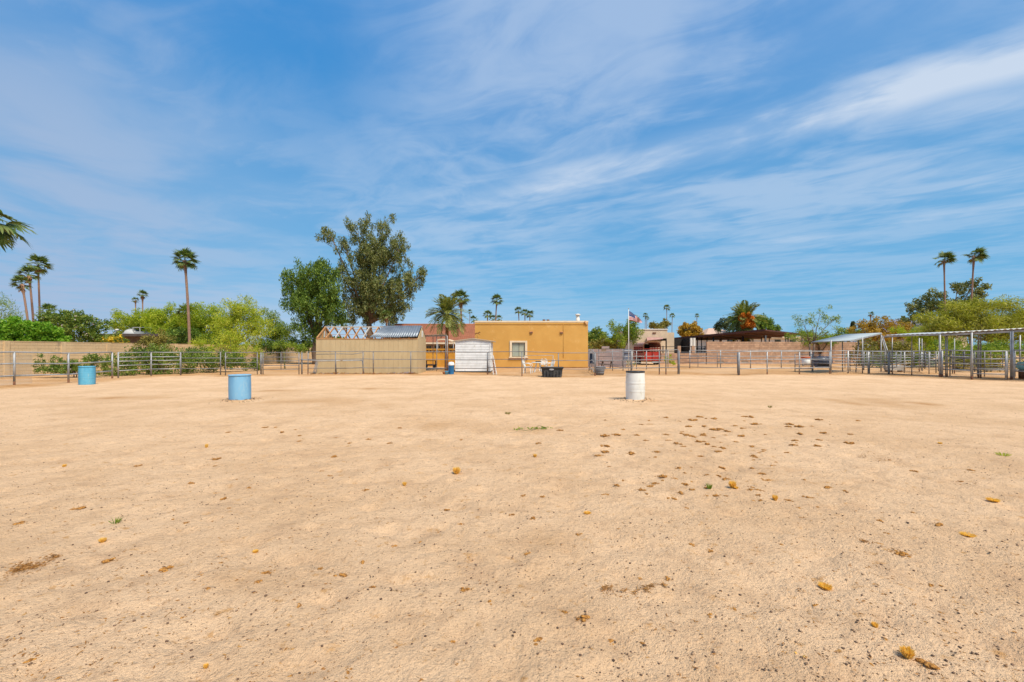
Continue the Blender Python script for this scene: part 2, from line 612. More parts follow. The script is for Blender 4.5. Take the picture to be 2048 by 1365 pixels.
def np_mesh(name, co, faces, mats, smooth=False, base=None, mi=None):
    """faces: (n,k) array"""
    if base is not None:
        co = co - np.array(base)
    me = bpy.data.meshes.new(name)
    n, k = faces.shape
    me.vertices.add(len(co))
    me.vertices.foreach_set('co', co.astype(np.float32).ravel())
    me.loops.add(n * k)
    me.loops.foreach_set('vertex_index', faces.astype(np.int32).ravel())
    me.polygons.add(n)
    me.polygons.foreach_set('loop_start', np.arange(0, n * k, k, dtype=np.int32))
    me.polygons.foreach_set('loop_total', np.full(n, k, dtype=np.int32))
    for m_ in (mats if isinstance(mats, (list, tuple)) else [mats]):
        me.materials.append(m_)
    if mi is not None:
        me.polygons.foreach_set('material_index', mi.astype(np.int32))
    me.polygons.foreach_set('use_smooth', np.full(n, smooth))
    me.update(calc_edges=True)
    return me


def sand_material():
    ma = bpy.data.materials.new('arena_sand')
    ma.use_nodes = True
    t = ma.node_tree
    k = NT(t)
    bs = t.nodes['Principled BSDF']
    bs.inputs['Roughness'].default_value = .95
    bs.inputs['Specular IOR Level'].default_value = .12
    pos = k.new('ShaderNodeNewGeometry').outputs['Position']
    at_ = k.new('ShaderNodeAttribute')
    at_.attribute_name = 'soil'
    n1 = k.noise(pos, .55, 6, .68)
    n2 = k.noise(pos, 2.2, 5, .65)
    n3 = k.noise(pos, 14, 5, .7)
    n4 = k.noise(pos, 170, 3, .7)
    n5 = k.noise(pos, 48, 4, .7)
    c = k.mix(k.ramp(n1, .35, .65), (.76, .515, .305), (.66, .430, .240))
    c = k.mix(k.m('MULTIPLY', k.ramp(n2, .50, .72), .55), c, (.52, .33, .19))
    c = k.mix(k.m('MULTIPLY', k.ramp(n3, .50, .68), .55), c, (.49, .315, .185))
    c = k.mix(k.m('MULTIPLY', k.ramp(n5, .56, .68), .5), c, (.40, .25, .145))
    c = k.mix(k.m('MULTIPLY', k.ramp(n4, .60, .68), .6), c, (.28, .175, .105))
    c = k.mix(k.m('MULTIPLY', k.ramp(n4, .40, .28), .45), c, (.72, .58, .42))
    n6 = k.noise(pos, 7.5, 6, .75)
    n7 = k.noise(pos, 95, 2, .6)
    c = k.mix(k.m('MULTIPLY', k.ramp(n6, .57, .69), .75), c, (.52, .27, .09))
    c = k.mix(k.m('MULTIPLY', k.ramp(n6, .42, .30), .35), c, (.47, .34, .22))
    c = k.mix(k.m('MULTIPLY', k.ramp(n7, .635, .70), .85), c, (.22, .12, .06))
    out = k.mix(k.ramp(n2, .35, .65), (.42, .22, .085), (.53, .305, .135))
    out = k.mix(k.m('MULTIPLY', k.ramp(n3, .5, .7), .5), out, (.30, .17, .075))
    c = k.mix(at_.outputs['Fac'], c, out)
    t.links.new(c, bs.inputs['Base Color'])
    h = k.m('ADD', k.m('MULTIPLY', n3, .5), k.m('ADD', k.m('MULTIPLY', n5, .28), k.m('MULTIPLY', n4, .10)))
    b = k.new('ShaderNodeBump')
    b.inputs['Strength'].default_value = 1.0
    b.inputs['Distance'].default_value = .075
    t.links.new(h, b.inputs['Height'])
    t.links.new(b.outputs[0], bs.inputs['Normal'])
    return ma


gm = np_mesh('ground', co, quads, sand_material(), True)
e = edge_dist(GX, GY)
nz = vn(GX * .8, GY * .8) * 1.4 + vn(GX * 2.3, GY * 2.3) * .6
soil = np.clip((e + 1.3 + nz * .8) / .8, 0, 1) * .95
soil *= np.clip(.74 + vn(GX * .45 + 5, GY * .45) * .9 + .3 * np.exp(-(e / 1.0) ** 2), 0, 1)


def patch(px, py, rx, ry, amt):
    c = gp(px, py)
    q = ((GX - c.x) / rx) ** 2 + ((GY - c.y) / ry) ** 2
    return amt * np.exp(-q) * np.clip(.7 + vn(GX * 2, GY * 1.2) * 1.5, 0, 1.3)


for a in ((1780, 808, 1.6, .6, .75), (1700, 800, 1.6, .7, .4), (235, 796, 1.5, .5, .5), (560, 782, 1.6, .5, .45), (740, 778, 1.3, .4, .5),
          (600, 805, 3.2, .9, .3), (700, 800, 2.6, 1.0, .25), (1060, 1080, .35, .25, .35), (550, 1155, .4, .2, .4), (1330, 788, 3, .8, .2),
          (870, 850, 1.4, .7, .25), (1090, 858, 1.2, .6, .22), (480, 800, .9, .5, .45), (1270, 802, .9, .4, .35)):
    soil = np.maximum(soil, np.minimum(.95, 1.5 * patch(*a)))
att = gm.attributes.new('soil', 'FLOAT', 'POINT')
att.data.foreach_set('value', soil.ravel().astype(np.float32))
ground = bpy.data.objects.new('ground', gm)
col.objects.link(ground)
tag(ground, kind='structure')

# mountain on the skyline
mm = mat('haze_tinted_rock', (.25, .27, .36), (.20, .22, .31), .004, .95, coords='w')  # bluish distance haze is painted into this base colour
mxs = np.linspace(-1, 1, 60)
mys = np.linspace(-1, 1, 24)
MX, MY = np.meshgrid(mxs, mys)
mh = np.clip(1 - np.hypot(MX, MY), 0, 1) ** .8 * (450 + 150 * vn(MX * 4 + 3, MY * 4)) + 60 * vn(MX * 11, MY * 11) * (1 - np.hypot(MX, MY) > 0)
mh += 150 * np.exp(-((MX - .22) / .16) ** 2 - (MY / .5) ** 2)
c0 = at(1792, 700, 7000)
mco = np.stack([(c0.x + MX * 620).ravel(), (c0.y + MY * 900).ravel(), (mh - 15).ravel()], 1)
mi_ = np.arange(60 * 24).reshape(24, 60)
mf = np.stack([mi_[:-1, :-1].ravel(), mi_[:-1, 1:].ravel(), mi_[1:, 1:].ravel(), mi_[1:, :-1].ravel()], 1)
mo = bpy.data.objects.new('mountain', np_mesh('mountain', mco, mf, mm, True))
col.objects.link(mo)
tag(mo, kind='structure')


# ---------------------------------------------------------------- masonry
def block_wall(name, label, a, b, h, blockmat, jointmat, bl=.4, bh=.2, th=.16, pil=None, cap=None, skip=None, base_z=-.05, top_var=0.0, cat='wall'):
    """a wall of laid blocks from ground point a to b"""
    a, b = Vector(a), Vector(b)
    L = (b - a).length
    d = (b - a) / L
    nrm = Vector((-d.y, d.x, 0))
    root = empty(name, (a.x, a.y, 0), label, cat)
    core = MB()
    o1, o2 = nrm * (th / 2 - .012), nrm * -(th / 2 - .012)
    e0, e1 = a + d * .01, b - d * .01
    core.hull8([e0 + o2 + Vector((0, 0, base_z)), e1 + o2 + Vector((0, 0, base_z)), e1 + o1 + Vector((0, 0, base_z)), e0 + o1 + Vector((0, 0, base_z)),
                e0 + o2 + Vector((0, 0, h - .03)), e1 + o2 + Vector((0, 0, h - .03)), e1 + o1 + Vector((0, 0, h - .03)), e0 + o1 + Vector((0, 0, h - .03))])
    core.build('mortar', jointmat, root)
    m = MB()
    rows = int(round((h - base_z) / bh))
    for r in range(rows):
        z0 = base_z + r * bh
        off = (r % 2) * bl / 2
        n = int(L / bl) + 2
        for i in range(n):
            s0, s1 = i * bl - off, (i + 1) * bl - off
            s0, s1 = max(s0, 0), min(s1, L)
            if s1 - s0 < .05:
                continue
            if skip and skip(s0, s1, r, rows):
                continue
            g = .006
            pr = R.uniform(0, .006)
            q0, q1 = a + d * (s0 + g), a + d * (s1 - g)
            w1, w2 = nrm * (th / 2 + pr), nrm * -(th / 2 + pr)
            za, zb = Vector((0, 0, z0 + g)), Vector((0, 0, z0 + bh - g))
            m.hull8([q0 + w2 + za, q1 + w2 + za, q1 + w1 + za, q0 + w1 + za, q0 + w2 + zb, q1 + w2 + zb, q1 + w1 + zb, q0 + w1 + zb])
    tag(m.build('blocks', blockmat, root), kind='stuff')
    if pil:
        k = 0.0
        while k <= L:
            p = a + d * k
            q = MB()
            q.beam(p + Vector((0, 0, base_z)), p + Vector((0, 0, h + .05)), th + .10, th + .10)
            q.build('pilaster', blockmat, root)
            k += pil
    if cap:
        q = MB()
        q.beam(a + Vector((0, 0, h + .022)), b + Vector((0, 0, h + .022)), th + .03, .04)
        q.build('coping', blockmat, root)
    return root


block_wall('boundary_wall', 'long tan block boundary wall running along the left side of the arena behind the shrubs',
           (-27.0, 12, 0), (-26.9, 66, 0), 1.93, tanwall, tanmortar, pil=3.05, cap=True)
WY = 47.0


def breeze_skip(s0, s1, r, rows):
    return r == 1 and (int(s0 / .4) % 7) in (2, 3)


bw = block_wall('block_wall', 'tall pinkish block wall with small openings near its foot behind the corral pipes',
                at(1415, 700, WY).xy.to_3d(), at(1724, 700, WY + 3).xy.to_3d(), 2.27, pinkblock, mortar, skip=breeze_skip, pil=6.1)
block_wall('low_block_wall', 'low pinkish block wall with a black rail on top, right of the red trailer',
           at(1318, 700, WY).xy.to_3d(), at(1411, 700, WY).xy.to_3d(), 1.13, pinkblock, mortar)
lw = bpy.data.objects['low_block_wall']
m = MB()
for z in (1.82, 1.3):
    m.tube([at(1322, 700, WY).xy.to_3d() + Vector((0, 0, z)), at(1411, 700, WY).xy.to_3d() + Vector((0, 0, z))], .03, 6)
m.build('top_rail', blackplas, lw)
for px in (1326, 1358, 1386, 1410):
    p = at(px, 700, WY)
    MB().beam((p.x, p.y, 1.13), (p.x, p.y, 1.9), .32 if px in (1358, 1386) else .08, .2 if px in (1358, 1386) else .08).build('rail_post', pinkblock if px in (1358, 1386) else blackplas, lw)
block_wall('grey_block_wall', 'mauve grey block wall with stepped top between the ochre building and the red trailer',
           at(1170, 700, 39.5).xy.to_3d(), at(1252, 700, 39.5).xy.to_3d(), 1.6, greyblock, mortar,
           skip=lambda s0, s1, r, rows: r == rows - 1 and (s0 * 1.7) % 1.9 < .55)
q = MB()
p = at(1209, 700, 39.5)
q.box(p.x - .25, p.x + .4, p.y - .09, p.y + .09, 1.6, 1.8)
q.build('capping_block', greyblock, bpy.data.objects['grey_block_wall'])

# breeze block yard wall of the tiled house
yw = empty('yard_wall', at(838, 700, 40).xy.to_3d(), 'orange yard wall with a row of pierced ornamental blocks beside the tan shed', 'wall')
a = at(838, 700, 40)
b = at(912, 700, 40)
MB().box(a.x, b.x, a.y - .08, a.y + .08, -.05, 1.18).build('wall_panel', orangewall, yw)
MB().box(a.x, b.x, a.y - .1, a.y + .1, 1.50, 1.60).build('coping', orangewall, yw)
n = 11
step = (b.x - a.x) / n
for i in range(n):
    x0 = a.x + i * step
    m = MB()
    cx, cz, r = x0 + step / 2, 1.34, .155
    hw, hh = step / 2 - .008, .152
    # a square block with a round opening and a cross in it
    for k in range(12):
        a0, a1 = 2 * math.pi * k / 12, 2 * math.pi * (k + 1) / 12

        def sq(an):
            c_, s_ = math.cos(an), math.sin(an)
            f_ = min(hw / max(abs(c_), 1e-6), hh / max(abs(s_), 1e-6))
            return c_ * f_, s_ * f_
        i0, i1, o0, o1 = (math.cos(a0) * r * .8, math.sin(a0) * r * .8), (math.cos(a1) * r * .8, math.sin(a1) * r * .8), sq(a0), sq(a1)
        yf, yb = a.y - .07, a.y + .07
        m.quad((cx + o0[0], yf, cz + o0[1]), (cx + o1[0], yf, cz + o1[1]), (cx + i1[0], yf, cz + i1[1]), (cx + i0[0], yf, cz + i0[1]))
        m.quad((cx + i0[0], yf, cz + i0[1]), (cx + i1[0], yf, cz + i1[1]), (cx + i1[0], yb, cz + i1[1]), (cx + i0[0], yb, cz + i0[1]))
        m.quad((cx + o1[0], yb, cz + o1[1]), (cx + o0[0], yb, cz + o0[1]), (cx + i0[0], yb, cz + i0[1]), (cx + i1[0], yb, cz + i1[1]))
    if i % 2:
        m.beam((cx - r * .8, a.y, cz), (cx + r * .8, a.y, cz), .1, .035)
    m.build('pierced_block', orangewall, yw)

# ---------------------------------------------------------------- ochre building
D = 37.4
a, b = at(950, 642, D), at(1176, 642, D)
xl, xr, zt = a.x, b.x, a.z
ob = empty('ochre_building', ((xl + xr) / 2, D, 0), 'large flat roofed ochre stucco building with cream parapet and one window', 'building')
wx0, wx1 = at(1024, 0, D).x, at(1050, 0, D).x
wz0, wz1 = at(0, 714, D).z, at(0, 685.5, D).z
m = MB()
TH = .3
m.box(xl, wx0, D, D + TH, -.1, zt - .14)
m.box(wx1, xr, D, D + TH, -.1, zt - .14)
m.box(wx0, wx1, D, D + TH, -.1, wz0)
m.box(wx0, wx1, D, D + TH, wz1, zt - .14)
m.box(xl, xl + TH, D + TH + .002, D + 11, -.1, zt - .14)
m.box(xr - TH, xr, D + TH + .002, D + 11, -.1, zt - .14)
m.box(xl, xr, D + 11.002, D + 11.3, -.1, zt - .14)
m.build('wall', stucco, ob)
MB().box(xl + TH, xr - TH, D + TH, D + 11, zt - .6, zt - .5).build('roof', beige, ob)
m = MB()
m.box(xl - .03, xr + .03, D - .05, D + .12, zt - .138, zt)
m.box(xl - .03, xl + .3, D + .122, D + 11.3, zt - .138, zt)
m.box(xr - .3, xr + .03, D + .122, D + 11.3, zt - .138, zt)
m.build('parapet_cap', cream, ob)
MB().box(xl, xr, D - .035, D - .002, zt - .30, zt - .142).build('parapet_band', stucco, ob)
MB().box(xl, xr, D - .02, D - .002, -.1, .08).build('plinth', mat('dark_plinth', (.22, .12, .05), (.3, .16, .07), 3), ob)  # darker brown strip along the foot of the wall
wn = MB()
fx0, fx1, fz1 = at(1019.5, 0, D).x, at(1054.5, 0, D).x, at(0, 682, D).z
wn.box(fx0, wx0, D - .07, D - .002, wz0, fz1)
wn.box(wx1, fx1, D - .07, D - .002, wz0, fz1)
wn.box(wx0 + .002, wx1 - .002, D - .07, D - .002, wz1, fz1)
wnd = wn.build('window', cream, ob)
MB().box(fx0 - .07, fx1 + .07, D - .13, D - .002, wz0 - .10, wz0 - .002).build('sill', cream, wnd)
m = MB()
mx_ = wx0 + (wx1 - wx0) * .54
for x in (wx0 + .02, mx_, wx1 - .02):
    m.box(x - .02, x + .02, D + .06, D + .10, wz0, wz1)
m.box(wx0, wx1, D + .061, D + .099, wz0, wz0 + .04)
m.box(wx0, wx1, D + .061, D + .099, wz1 - .04, wz1)
m.build('frame', mat('dark_alu', (.12, .11, .07), (.16, .14, .1), 4, .5), wnd)
MB().box(wx0 + .04, mx_ - .02, D + .075, D + .081, wz0 + .04, wz1 - .04).build('pane', mat('greenish_glass', (.28, .32, .26), (.36, .40, .33), 1.2, .15, spec=.6), wnd)
MB().box(mx_ + .02, wx1 - .04, D + .088, D + .094, wz0 + .04, wz1 - .04).build('pane', mat('pale_glass', (.36, .38, .28), (.42, .44, .34), 1.2, .15, spec=.6), wnd)
m = MB()
for k in range(14):
    x = wx0 + .06 + k * (wx1 - wx0 - .12) / 13
    m.box(x - .045, x + .035, D + .16, D + .17, wz0 + .03, wz1 - .03)
m.build('blind', blind, wnd)
for px, py in ((1062.5, 665), (1123, 665.5)):
    p = at(px, py, D)
    m = MB()
    m.hull8([(p.x - .13, D - .05, p.z - .05), (p.x + .13, D - .05, p.z - .05), (p.x + .13, D - .002, p.z - .06), (p.x - .13, D - .002, p.z - .06),
             (p.x - .11, D - .13, p.z + .05), (p.x + .11, D - .13, p.z + .05), (p.x + .14, D - .002, p.z + .07), (p.x - .14, D - .002, p.z + .07)])
    wlmp = m.build('wall_light', mat('lamp_housing', (.62, .35, .22), (.5, .25, .15), 4, .5), ob)
    MB().box(p.x - .1, p.x + .1, D - .10, D - .03, p.z - .085, p.z - .06).build('lens', glass, wlmp)
p, q = at(1126.5, 648, D), at(1126.5, 716, D)
m = MB()
m.tube([(at(1172, 0, D).x, D - .02, p.z), (p.x, D - .02, p.z), (p.x, D - .02, q.z)], .018, 6)
m.build('conduit', stucco, ob)
p = at(1171.5, 646, D)
m = MB()
m.beam((p.x - .10, D - .10, p.z + .12), (p.x + .12, D - .04, p.z - .15), .08, .12)
m.build('downspout_head', mat('pale_orange_metal', (.62, .38, .2), (.5, .3, .15), 4), ob)
c = at(1155.5, 642, 40)
m = MB()
m.lathe([(.17, -.5), (.17, .22), (.14, .24), (.14, .40), (.17, .41), (.17, .46)], (c.x, c.y, c.z), 16)
m.lathe([(.19, .47), (.23, .50), (.23, .56), (.05, .62)], (c.x, c.y, c.z), 16)
m.build('flue_pipe', whiter, ob)
for px in (1088, 1096):
    c = at(px, 642, 42)
    MB().lathe([(.09, -.5), (.09, .02), (.16, .04), (.14, .10), (.02, .13)], (c.x, c.y, c.z), 12).build('roof_vent', rust, ob)

# ---------------------------------------------------------------- tiled house behind
th = empty('tiled_house', at(868, 700, 47).xy.to_3d(), 'house with a broad terracotta tiled roof left of the ochre building', 'house')
ex0, ex1 = at(760, 0, 45).x, at(952, 0, 45).x
de, dr = 45.0, 50.5
ze, zr = at(0, 685, de).z, at(0, 651, dr).z
MB().box(ex0 + .3, ex1, 46, 55, -.05, ze + .08).build('wall', mat('dark_ochre_wall', (.55, .33, .10), (.47, .27, .08), 1, .9), th)
rf = MB()
n = 22
for i in range(n):
    t0, t1 = i / n, (i + 1) / n
    y0, y1 = de + (dr - de) * t0, de + (dr - de) * t1
    z0, z1 = ze + (zr - ze) * t0, ze + (zr - ze) * t1
    rf.hull8([(ex0, y0, z0), (ex1, y0, z0), (ex1, y1 + .08, z1), (ex0, y1 + .08, z1),
              (ex0, y0, z0 + .06), (ex1, y0, z0 + .06), (ex1, y1 + .08, z1 + .03), (ex0, y1 + .08, z1 + .03)])
    nn = 44
    for j in range(nn):
        x = ex0 + (ex1 - ex0) * (j + .5) / nn + R.uniform(-.01, .01)
        rf.hull8([(x - .07, y0 - .01, z0 + .05), (x + .07, y0 - .01, z0 + .05), (x + .06, y1, z1 + .02), (x - .06, y1, z1 + .02),
                  (x - .04, y0 - .01, z0 + .095), (x + .04, y0 - .01, z0 + .095), (x + .03, y1, z1 + .06), (x - .03, y1, z1 + .06)])
rfo = tag(rf.build('roof_tiles', tiler, th), kind='stuff')
MB().hull8([(ex0, dr - .1, zr), (ex1, dr - .1, zr), (ex1, dr + 5.5, ze), (ex0, dr + 5.5, ze),
            (ex0, dr - .1, zr + .1), (ex1, dr - .1, zr + .1), (ex1, dr + 5.5, ze + .1), (ex0, dr + 5.5, ze + .1)]).build('rear_roof_slope', tiler, th)
MB().tube([(ex0, dr, zr + .1), (ex1, dr, zr + .1)], .09, 6).build('ridge_cap', tiler, th)
MB().box(ex0, ex1, de - .03, de + .05, ze - .18, ze - .01).build('fascia', cream, th)
for x0, x1 in ((852, 864), (867.5, 881), (886, 895), (897, 907.5)):
    p0, p1 = at(x0, 690.5, 45.9), at(x1, 698.5, 45.9)
    wnd = MB().box(p0.x, p1.x, 45.90, 45.99, p1.z - .35, p0.z).build('window', cream, th)
    MB().box(p0.x + .06, (p0.x + p1.x) / 2 - .02, 45.87, 45.895, p1.z - .29, p0.z - .06).build('pane', glass, wnd)
    MB().box((p0.x + p1.x) / 2 + .02, p1.x - .06, 45.87, 45.895, p1.z - .29, p0.z - .06).build('pane', glass, wnd)

# fabric shade between the shed and the house
p0, p1 = at(875, 682.5, 42), at(909, 679, 42)
us = empty('garden_awning', (p0.x, 42, 0), 'cream fabric awning below the tiled roof behind the date palm', 'awning')
m = MB()
N = 8
for i in range(N):
    for j in range(3):
        def P(u, v):
            x = p0.x + (p1.x - p0.x + .1) * u
            return (x, 41.5 + 1.5 * v, p0.z - .12 + .32 * math.sin(math.pi * min(1, .25 + u * .75)) * (1 - .25 * v) + .1 * v)
        m.quad(P(i / N, j / 3), P((i + 1) / N, j / 3), P((i + 1) / N, (j + 1) / 3), P(i / N, (j + 1) / 3), sm=True)
        f1, f2 = P(i / N, 0), P((i + 1) / N, 0)
    m.quad((f1[0], f1[1], f1[2] - .10), (f2[0], f2[1], f2[2] - .10), f2, f1)
m.build('fabric', cream, us)
for x in (p0.x + .1, p1.x - .05):
    MB().tube([(x, 41.55, 0), (x, 41.55, p0.z)], .025, 6).build('pole', galv, us)

# ---------------------------------------------------------------- the tan shed
SY, SD = 28.4, 2.6
sx0, sx1 = at(633, 0, SY).x, at(835, 0, SY).x
sz, rz_ = at(0, 677.5, SY).z, at(0, 654.5, SY + SD / 2).z
shed = empty('wooden_shed', ((sx0 + sx1) / 2, SY + SD / 2, 0), 'long tan wooden shed with half its roof open to bare rafters', 'shed')
npl = 21
pw = (sx1 - sx0) / npl
for i in range(npl):
    m = MB()
    x0 = sx0 + i * pw
    m.box(x0 + .004, x0 + pw - .004, SY + R.uniform(-.004, .003), SY + .03, .02 + R.uniform(-.02, .02), sz - .04)
    m.build('plank', siding, shed)
m = MB()
m.box(sx0 + .02, sx1 - .02, SY + .032, SY + .07, .0, sz - .05)
m.box(sx0 + .02, sx1 - .02, SY + SD - .04, SY + SD, .0, sz - .05)
m.build('wall_backing', siding, shed)
for k, x in enumerate((sx0, sx1)):
    s_ = 1 if k else -1
    m = MB()
    xx0, xx1 = (x, x + .03) if k else (x - .03, x)
    pts = [(SY - .01, 0), (SY + SD, 0), (SY + SD, sz), (SY + SD / 2, rz_ - .03), (SY - .01, sz - .03)]
    m.face([(xx1, y, z) for y, z in pts])
    m.face([(xx0, y, z) for y, z in reversed(pts)])
    for j in range(5):
        a_, b_ = pts[j], pts[(j + 1) % 5]
        m.quad((xx0, a_[0], a_[1]), (xx0, b_[0], b_[1]), (xx1, b_[0], b_[1]), (xx1, a_[0], a_[1]))
    gw = m.build('gable_wall', siding, shed)
    v = MB()
    vx = xx1 + .004 if k else xx1 + .001
    cy = SY + SD / 2
    for j in range(5):
        v.box(vx, vx + .02, cy - .12, cy + .12, sz + .16 + j * .07, sz + .2 + j * .07)
    v.box(vx - .003, vx + .028, cy - .16, cy - .12, sz + .12, sz + .54)
    v.box(vx - .003, vx + .028, cy + .12, cy + .16, sz + .12, sz + .54)
    v.build('louvre_vent', tinw, gw)
    if not k:
        for y in (SY + .35, SY + .8, SY + 1.3, SY + 1.8, SY + 2.25):
            zz = sz + (rz_ - sz) * (1 - abs(y - cy) / (SD / 2)) - .08
            MB().box(xx1 + .001, xx1 + .06, y - .02, y + .02, .05, zz).build('stud', lumber, gw)
MB().beam((sx0 - .02, SY + SD / 2, rz_), (sx1 + .05, SY + SD / 2, rz_), .10, .07).build('ridge_board', paleboard, shed)
m = MB()
m.beam((sx0, SY + .03, sz - .02), (sx1, SY + .03, sz - .02), .1, .045)
m.beam((sx0, SY + SD - .03, sz - .02), (sx1, SY + SD - .03, sz - .02), .1, .045)
m.build('top_plate', lumber, shed)
rxs = [sx0 + .04 + i * .575 for i in range(12)]
for i, x in enumerate(rxs):
    if x > sx1:
        break
    wm = [lumber, lumber, paleboard, lumber, lumber, paleboard][i % 6]
    MB().beam((x, SY - .04, sz + .02), (x, SY + SD / 2 - .03, rz_ - .02), .045, .10).build('rafter', wm, shed)
    MB().beam((x, SY + SD + .04, sz + .02), (x, SY + SD / 2 + .03, rz_ - .02), .045, .10).build('rafter', lumber, shed)
for t in (.3, .7):
    MB().beam((sx0, SY + SD + .04 - (SD / 2) * t, sz + .09 + (rz_ - sz) * t), (sx1, SY + SD + .04 - (SD / 2) * t, sz + .09 + (rz_ - sz) * t), .09, .02).build('purlin', lumber, shed)


def corrugated(m, p00, p10, p11, p01, nwave, amp=.02, thick=.006, mi=0, sub=6):
    """corrugation runs from edge p00-p10 to p01-p11; waves are counted along p00-p10"""
    p00, p10, p11, p01 = map(Vector, (p00, p10, p11, p01))
    nrm = (p10 - p00).cross(p01 - p00).normalized()
    n = nwave * sub
    b0 = len(m.v)
    for side in (0, 1):
        for i in range(n + 1):
            t = i / n
            o = nrm * (math.sin(t * nwave * 2 * math.pi) * amp + (thick if side else 0))
            m.v.append(tuple(p00.lerp(p10, t) + o))
            m.v.append(tuple(p01.lerp(p11, t) + o))
    h = 2 * (n + 1)
    for i in range(n):
        a_, b_, c_, d_ = b0 + 2 * i, b0 + 2 * i + 2, b0 + 2 * i + 3, b0 + 2 * i + 1
        for f in ((a_, b_, c_, d_), (a_ + h, d_ + h, c_ + h, b_ + h), (a_, a_ + h, b_ + h, b_), (d_, c_, c_ + h, d_ + h)):
            m.f.append(f)
            m.mi.append(mi)
            m.sm.append(True)


sheets = [(748, 778), (778.5, 800), (800.5, 819), (819.5, 834.5)]
for i, (p0, p1) in enumerate(sheets):
    x0, x1 = at(p0, 0, SY).x - .25 * (i == 0), at(p1, 0, SY).x + .03
    lift = .09 + .008 * i
    xt0, xt1 = at(p0 + 0, 0, SY).x + (.30 if i == 0 else 0), x1
    m = MB()
    corrugated(m, (x0, SY - .10, sz - .015 + lift), (x1, SY - .10, sz - .015 + lift + (.03 if i > 1 else -.01 * i)), (xt1, SY + SD / 2 - .02, rz_ + lift - .02), (xt0, SY + SD / 2 - .02, rz_ + lift - .02),
               max(3, int((x1 - x0) / .13)), .018)
    m.build('roof_sheet', darkzinc, shed)
m = MB()
corrugated(m, (at(748, 0, SY).x, SY + SD / 2 + .02, rz_ + .07), (sx1 + .02, SY + SD / 2 + .02, rz_ + .07), (sx1 + .02, SY + SD + .1, sz + .07), (at(748, 0, SY).x, SY + SD + .1, sz + .07), 24, .018)
m.build('roof_sheet', darkzinc, shed)
m = MB()
m.box(sx1 - .75, sx1 - .25, SY - .35, SY - .04, .0, .12)
m.build('step_block', greyblock, shed)

# debris along the foot of the shed
dbs = MB()
for k in range(130):
    x = R.uniform(sx0, sx1 + .3)
    if R.random() < .4:
        x = at(R.uniform(800, 835), 0, SY).x
    y = SY - R.uniform(.05, 1.0)
    z = zg(x, y)
    L = R.uniform(.05, .28)
    an = R.uniform(-.7, .7) + (math.pi / 2 if R.random() < .12 else 0)
    dbs.beam((x, y, z + .02), (x + L * math.cos(an), y + L * math.sin(an) * .6, z + .03 + R.uniform(0, .07)), R.uniform(.02, .07), R.uniform(.015, .05), R.choice((0, 0, 1, 2)))
tag(dbs.build('debris', [mat('leaf_litter', (.36, .19, .06), (.22, .11, .04), 5), brstraw, greyblock], base=(sx0, SY - .5, 0)),
    'brown leaf litter and broken scraps along the foot of the tan shed', 'debris', kind='stuff')

# leaning bars at the left end of the shed
lb = empty('leaning_hurdle', gp(630, 749), 'grey steel hurdle leaning against the left corner of the tan shed', 'gate')
for k, (a_, b_) in enumerate((((625.5, 749.5), (632.5, 723)), ((628, 749.5), (634, 723)), ((631, 749.5), (636, 724)))):
    MB().tube([at(a_[0], a_[1], 27.6), at(b_[0], b_[1], 28.1)], .02, 6).build('bar', galv2, lb)
MB().tube([at(626.5, 745, 27.6), at(632, 745, 27.65)], .015, 6).build('cross_bar', galv2, lb)

# ---------------------------------------------------------------- white tin shed
TY, TD = 30.1, 2.9
tx0, tx1 = at(910.5, 0, TY).x, at(982, 0, TY).x
tz, tap = at(0, 683.5, TY).z, at(0, 678, TY).z
ts = empty('tin_shed', ((tx0 + tx1) / 2, TY, 0), 'small white ribbed tin garden shed in front of the ochre building', 'shed')
z = .08
k = 0
hb = (tz - .08) / 11
while k < 11:
    m = MB()
    z0, z1 = .08 + k * hb, .08 + (k + 1) * hb
    m.hull8([(tx0, TY - .018, z0 + .006), (tx1, TY - .018, z0 + .006), (tx1, TY + .03, z0 + .006), (tx0, TY + .03, z0 + .006),
             (tx0, TY, z1), (tx1, TY, z1), (tx1, TY + .03, z1), (tx0, TY + .03, z1)])
    m.build('siding_board', tinw, ts)
    k += 1
cx = (tx0 + tx1) / 2
m = MB()
m.face([(tx0, TY + .005, tz), (tx1, TY + .005, tz), (tx1, TY + .005, tz + .05), (cx, TY + .005, tap), (tx0, TY + .005, tz + .05)])
m.box(tx1 - .03, tx1, TY + .031, TY + TD, .08, tz + .03)
m.box(tx0, tx0 + .03, TY + .031, TY + TD, .08, tz + .03)
m.box(tx0, tx1, TY + TD + .002, TY + TD + .03, .08, tz + .03)
m.build('wall', tinw, ts)
for j in range(9):
    MB().box(tx1 + .001, tx1 + .015, TY + .2 + j * .3, TY + .34 + j * .3, .1, tz).build('side_rib', tinw, ts)
MB().box(tx0 - .01, tx1 + .01, TY - .03, TY + TD, .0, .075).build('floor_frame', darkv, ts)  # frame coloured near-black to paint in the shade under the shed
m = MB()
m.box(tx1 - .09, tx1 - .03, TY - .035, TY - .019, .08, tz + .03)
m.build('corner_trim', tinw, ts)
m = MB()
m.box(tx0, tx0 + .05, TY - .035, TY - .019, .08, tz + .03)
m.build('corner_trim', tinw, ts)
m = MB()
for sgn in (-1, 1):
    xe = cx + sgn * (cx - tx0 + .22)
    ze_ = tz + .02 if sgn > 0 else tz + .03
    m.hull8([(cx, TY - .12, tap + .01), (xe, TY - .12, ze_ - .03), (xe, TY + TD + .1, ze_ - .03), (cx, TY + TD + .1, tap + .01),
             (cx, TY - .12, tap + .045), (xe, TY - .12, ze_ + .01), (xe, TY + TD + .1, ze_ + .01), (cx, TY + TD + .1, tap + .045)])
m.build('roof', mat('beige_tin', (.52, .45, .35), (.44, .37, .28), 3, .6), ts)
